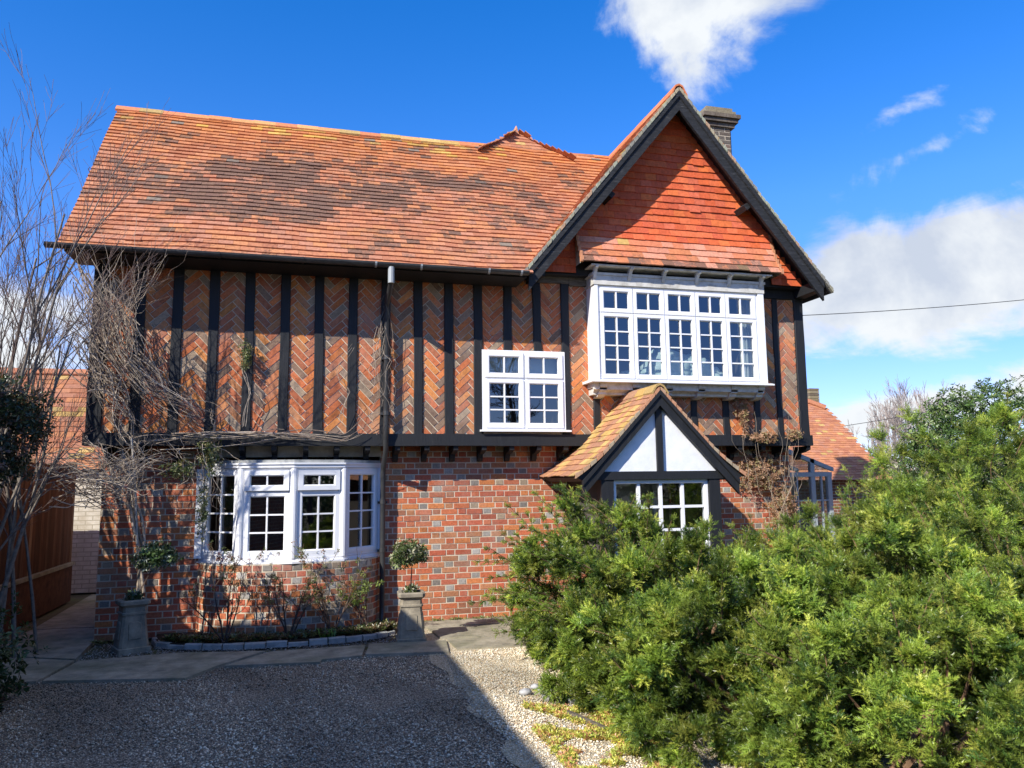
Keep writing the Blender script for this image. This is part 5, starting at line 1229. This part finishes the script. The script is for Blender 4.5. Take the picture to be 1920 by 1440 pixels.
def yew(name, label, ells, n, seed, size=.30, hi=True, shoots=40, cols=YC, zmin=.04, grp='yew shrubs forming the front hedge', shoot_dir=(0, 0, .8), sl=(.3, .5)):
    rng = np.random.default_rng(seed); E = np.array(ells, float)
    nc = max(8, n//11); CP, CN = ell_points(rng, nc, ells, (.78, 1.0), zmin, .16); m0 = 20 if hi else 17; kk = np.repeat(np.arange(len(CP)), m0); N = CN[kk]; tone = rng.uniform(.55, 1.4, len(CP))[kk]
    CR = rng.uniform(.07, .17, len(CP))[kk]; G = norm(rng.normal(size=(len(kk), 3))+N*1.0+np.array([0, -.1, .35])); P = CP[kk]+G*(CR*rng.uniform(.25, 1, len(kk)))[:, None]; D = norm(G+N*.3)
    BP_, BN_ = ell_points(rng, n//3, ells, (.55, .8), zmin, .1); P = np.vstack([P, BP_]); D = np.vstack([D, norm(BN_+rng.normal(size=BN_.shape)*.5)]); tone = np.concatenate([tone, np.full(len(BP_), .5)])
    # protruding shoots
    Q, QN = ell_points(rng, shoots, ells, (.95, 1.0), .4, .1); SP, SD = [], []
    rg = random.Random(seed); stm = MB()
    for q, nn_ in zip(Q, QN):
        d = Vector(nn_)*.6+Vector(shoot_dir)+Vector((rg.gauss(0, .35), rg.gauss(0, .3), rg.gauss(0, .2))); d.normalize(); L = rg.uniform(*sl); m_ = 6; p = Vector(q)-d*.25; pts = [p.copy()]
        for i in range(m_):
            d = (d+Vector((rg.gauss(0, .08), rg.gauss(0, .08), rg.gauss(0, .06)))).normalized(); p = p+d*(L+.25)/m_; pts.append(p.copy())
            if i >= 1:
                for s in (0, 1): a = d.orthogonal().normalized(); a.rotate(Matrix.Rotation(rg.uniform(0, 6.28), 3, d)); SP.append(tuple(p-d*.06)); SD.append(tuple((d*1.1+a*.55).normalized()))
        stm.tube(pts, [.007*(1-.7*i/m_) for i in range(m_+1)], 4, (.2, .13, .07, 0), cap=False)
    c0 = E[0]
    for k in range(9):   # main limbs inside
        e = E[rg.randrange(len(E))]; a = rg.uniform(0, 6.28); stm.tube([(c0[0]+rg.uniform(-.2, .2), c0[1]+rg.uniform(-.2, .2), 0), (e[0]+math.cos(a)*e[3]*.4, e[1]+math.sin(a)*e[4]*.4, e[2]*.8), (e[0]+math.cos(a)*e[3]*.68, e[1]+math.sin(a)*e[4]*.68, e[2]+e[5]*rg.uniform(.1, .6))], [.022, .013, .005], 5, (.2, .12, .07, 0), cap=False)
    P = np.vstack([P-D*size*.35, np.array(SP)]); D = np.vstack([D, np.array(SD)]); ns = len(SP); n = len(P)
    S = np.concatenate([size*rng.uniform(.7, 1.25, n-ns), size*rng.uniform(.45, .7, ns)]); X, Y, Z = frames(D, rng, np.array([0, -.2, 1.0]))
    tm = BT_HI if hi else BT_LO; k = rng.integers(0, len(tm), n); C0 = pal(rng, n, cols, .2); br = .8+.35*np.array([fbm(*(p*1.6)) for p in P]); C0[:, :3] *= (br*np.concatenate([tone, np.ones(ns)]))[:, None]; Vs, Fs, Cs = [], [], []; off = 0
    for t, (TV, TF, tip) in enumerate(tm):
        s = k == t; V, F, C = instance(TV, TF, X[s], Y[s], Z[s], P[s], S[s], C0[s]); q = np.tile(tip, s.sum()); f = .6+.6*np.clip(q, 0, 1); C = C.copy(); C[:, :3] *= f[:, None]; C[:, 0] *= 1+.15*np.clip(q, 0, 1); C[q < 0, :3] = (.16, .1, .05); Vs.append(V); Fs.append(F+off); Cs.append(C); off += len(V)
    o = empty(name, (E[0, 0], E[0, 1], 0), label, 'shrub', grp); part('stems', stm, BARK, o); build_np('foliage', np.vstack(Vs), np.vstack(Fs), np.vstack(Cs), YEW, o); return o
def bush(cx, cy, h, rx, ry): return [(cx-rx*.02, cy-ry*.1, .2, rx*.95, ry*.95, .3), (cx, cy, h*.45, rx, ry, h*.55), (cx-rx*.25, cy-ry*.25, h*.35, rx*.8, ry*.8, h*.42), (cx+rx*.3, cy+ry*.1, h*.6, rx*.6, ry*.6, h*.36)]
def yb(label, cx, cy, h, rx, ry, n, seed, size, hi, shoots, sd=(0, 0, .5), sl=(.12, .28)): yew('yew_shrub', label, bush(cx, cy, h, rx, ry), n, seed, size, hi, shoots, shoot_dir=sd, sl=sl)
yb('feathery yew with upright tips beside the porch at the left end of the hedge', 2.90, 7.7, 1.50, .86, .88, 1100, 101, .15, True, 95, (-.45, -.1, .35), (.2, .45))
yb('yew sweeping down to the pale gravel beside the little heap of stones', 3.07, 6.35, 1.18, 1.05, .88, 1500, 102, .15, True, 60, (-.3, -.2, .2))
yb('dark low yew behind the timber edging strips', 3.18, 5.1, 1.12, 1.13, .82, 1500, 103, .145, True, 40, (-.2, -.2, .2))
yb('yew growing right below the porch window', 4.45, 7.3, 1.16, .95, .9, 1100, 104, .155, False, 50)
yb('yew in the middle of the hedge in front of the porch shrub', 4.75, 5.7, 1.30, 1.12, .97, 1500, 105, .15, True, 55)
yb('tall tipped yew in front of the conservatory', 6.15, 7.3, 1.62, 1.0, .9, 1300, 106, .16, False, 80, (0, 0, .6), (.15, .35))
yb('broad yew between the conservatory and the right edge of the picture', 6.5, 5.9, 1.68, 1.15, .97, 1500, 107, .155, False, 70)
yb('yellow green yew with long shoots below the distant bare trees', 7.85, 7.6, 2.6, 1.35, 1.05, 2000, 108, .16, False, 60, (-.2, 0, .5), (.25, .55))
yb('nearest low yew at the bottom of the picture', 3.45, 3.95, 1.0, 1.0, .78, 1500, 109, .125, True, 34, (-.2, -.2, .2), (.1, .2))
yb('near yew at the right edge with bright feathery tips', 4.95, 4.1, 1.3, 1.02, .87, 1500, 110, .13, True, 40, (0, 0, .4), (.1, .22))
# holly behind
hl = empty('holly_tree', (9.6, 9.3, 0), 'glossy dark holly rising above the hedge at the right edge', 'tree')
mb = MB(); rg = random.Random(9)
for k in range(3): grow(mb, (9.6+rg.uniform(-.2, .2), 9.3, 0), (rg.uniform(-.3, .3), rg.uniform(-.2, .2), 1), 1.7, .07, 1, rg, .08, .05, (4, 6), col=(.16, .14, .11, 0))
part('trunk', mb, BARK, hl)
leaf_mass('crown', hl, [(9.3, 9.0, 1.9, 1.05, .9, 1.05), (10.4, 9.3, 2.0, 1.3, 1.1, 1.15), (8.5, 8.8, 1.7, .6, .6, .8), (8.35, 8.9, 2.35, .22, .25, .35), (8.85, 9.0, 2.65, .3, .3, .35), (9.8, 9.2, 2.75, .5, .4, .38), (8.05, 8.8, 2.2, .14, .14, .22)], 5200, .062, [(.06, .11, .025), (.1, .17, .04), (.15, .2, .06), (.045, .08, .02)], LEAF, 51, (.55, 1.06), .3, .2)
# evergreens on the left edge
sh = empty('dark_evergreen_shrub', (-2.75, 7.0, 0), 'dark evergreen shrub in shade at the left edge beside the drive', 'shrub')
mb = MB(); rg = random.Random(4)
for k in range(5): grow(mb, (-2.75, 7.0, 0), (rg.uniform(-.5, .5), rg.uniform(-.4, .4), 1), 1.1, .02, 1, rg, .1, .05, col=(.12, .1, .08, 0))
part('stems', mb, BARK, sh); leaf_mass('foliage', sh, [(-2.85, 6.9, .55, .62, .6, .6), (-2.65, 7.3, .35, .5, .5, .4), (-3.0, 7.0, 1.1, .5, .5, .4)], 2300, .06, [(.04, .075, .03), (.06, .1, .04), (.03, .055, .02)], LEAF, 52, (.4, 1.05), .02, .2)
iv = empty('ivy_clump', tuple(atY(20, 790, 7.6)), 'dark ivy clump hanging in the bare tree at the left edge', 'ivy')
c1, c2_ = atY(15, 760, 7.6), atY(55, 800, 7.6); c3 = atY(0, 860, 7.6); leaf_mass('leaves', iv, [(*c1, .3, .3, .2), (*c2_, .16, .2, .16), (*c3, .25, .25, .2)], 900, .055, [(.04, .06, .03), (.06, .08, .04), (.16, .1, .07)], LEAF, 53, (.3, 1.1), .1, .25)
lp = empty('low_green_shrub', (-1.95, 5.0, 0), 'bright green low plant at the bottom left corner', 'shrub')
leaf_mass('foliage', lp, [(-2.0, 5.0, .1, .38, .4, .22)], 700, .045, [(.1, .2, .04), (.07, .15, .03), (.14, .24, .06)], LEAF, 54, (.4, 1.05), .01, .2)
rng = np.random.default_rng(4); pts = [(rng.uniform(-3.4, -2.3), rng.uniform(5, 8.2), 0) for _ in range(500)]
tag(clumps('leaf_litter', pts, .05, [(.05, .07, .03), (.1, .07, .05), (.07, .05, .04)], DRY, 61, h=.04), 'dark leaves and litter on the ground under the left shrubs', 'leaf litter')
# terracotta mound between the yews
p = atY(1640, 945, 10.5); tp = empty('terracotta_oven', (p.x, p.y, 0), 'orange terracotta dome just showing above the hedge', 'garden oven')
mb = MB(); blob(mb, (p.x, p.y, p.z-.3), (.34, .34, .36), 70, 14, .04, 2); part('dome', mb, TERRA, tp, True)
mb = MB(); mb.box((p.x-.35, p.y-.3, 0), (p.x+.35, p.y+.3, p.z-.4)); part('base', mb, PLAINB, tp)

# ================================================================== far things
rg = random.Random(77); FT = []
for k in range(8):
    ppx = 1600+24*k+rg.uniform(-8, 8); Yd = rg.uniform(44, 56); d = ray(ppx, 850); X_ = d.x/d.y*Yd; top = atY(ppx, [865, 830, 800, 785, 775, 765, 780, 790][k], Yd).z
    o = empty('bare_tree', (X_, Yd, 0), ['slender bare tree nearest the cottage roof in the distance', 'second distant bare tree out from the cottage roof', 'third distant bare tree, left of the tallest', 'distant bare tree just left of the tallest one', 'fifth distant bare tree out from the cottage roof', 'tallest distant bare tree above the hedge', 'distant bare tree just right of the tallest one', 'distant bare tree closest to the holly'][k], 'tree', 'bare trees in the distance')
    a, b = MB(), MB()
    for j in range(3): grow(a, (X_+rg.uniform(-.3, .3), Yd, 0), (rg.uniform(-.12, .12), 0, 1), top*.92, .10, 3, rg, .04, .03, (5, 7), (.2, .5), .45, (.3, .25, .21, 0), (.36, .3, .26, 0), 4, .012, b)
    part('trunk', a, BARK, o); part('twigs', b, BARK, o)
E_ = [(25+2.4*i, 30+.6*i, .9, 1.9, 1.2, 1.5+.3*math.sin(i*1.7)) for i in range(14)]
fh = leaf_mass('far_hedgerow', None, E_, 5200, .24, [(.16, .17, .07), (.22, .19, .1), (.1, .13, .05), (.26, .2, .13)], LEAF, 55, (.6, 1.05), .1, .15); tag(fh, 'pale green and brown hedgerow in the distance right of the cottage', 'hedgerow', kind='stuff')
E_ = [(-60+6*i, 62+3*math.sin(i*2.1), 1.5, 4, 2.5, 3.0+.8*math.sin(i*1.3)) for i in range(34)]
fh = leaf_mass('far_woodland', None, E_, 6000, .6, [(.16, .15, .1), (.2, .17, .12), (.11, .13, .07)], LEAF, 56, (.6, 1.05), .1, .15); tag(fh, 'hazy low woodland along the horizon', 'woodland', kind='stuff')
def cable(name, A, B, sag, r, label):
    mb = MB(); mb.tube([A.lerp(B, i/16)-Vector((0, 0, sag*4*(i/16)*(1-i/16))) for i in range(17)], r, 5); o = mb.build(name, CABLE); tag(o, label, 'cable')
cable('overhead_cable', atY(1470, 593, 13.5), atY(1990, 555, 13.5), .05, .008, 'upper overhead cable running right from the gable against white cloud')
cable('overhead_cable', atY(1530, 806, 30), atY(1850, 748, 30), .1, .013, 'lower overhead cable crossing in front of the distant bare trees')

# ================================================================== behind the viewer (seen only in the panes)
E_ = [(-10+1.6*i, -7.5, 1.6, 1.2, .8, 1.9+.3*math.sin(i*1.9)) for i in range(17)]  # unseen hedge added to give the lower panes a dark reflection
bh = leaf_mass('reflection_hedge', None, E_, 6000, .2, [(.04, .07, .02), (.06, .1, .03)], LEAF, 57, (.6, 1.05), .05, .15); tag(bh, 'tall dark hedge added behind the viewer to darken the pane reflections', 'hedge', kind='stuff')
rg = random.Random(12); o = empty('large_bare_tree', (7.4, -6.6, 0), 'large leafless tree behind the viewer reflected in the small upper window', 'tree'); a, b = MB(), MB()
grow(a, (7.4, -6.6, 0), (0, 0, 1), 8.0, .1, 4, rg, .06, .03, (6, 8), (.35, .8), .5, (.06, .05, .045, 0), (.06, .05, .045, 0), 6, .009, b); part('trunk', a, BARK, o); part('twigs', b, BARK, o)
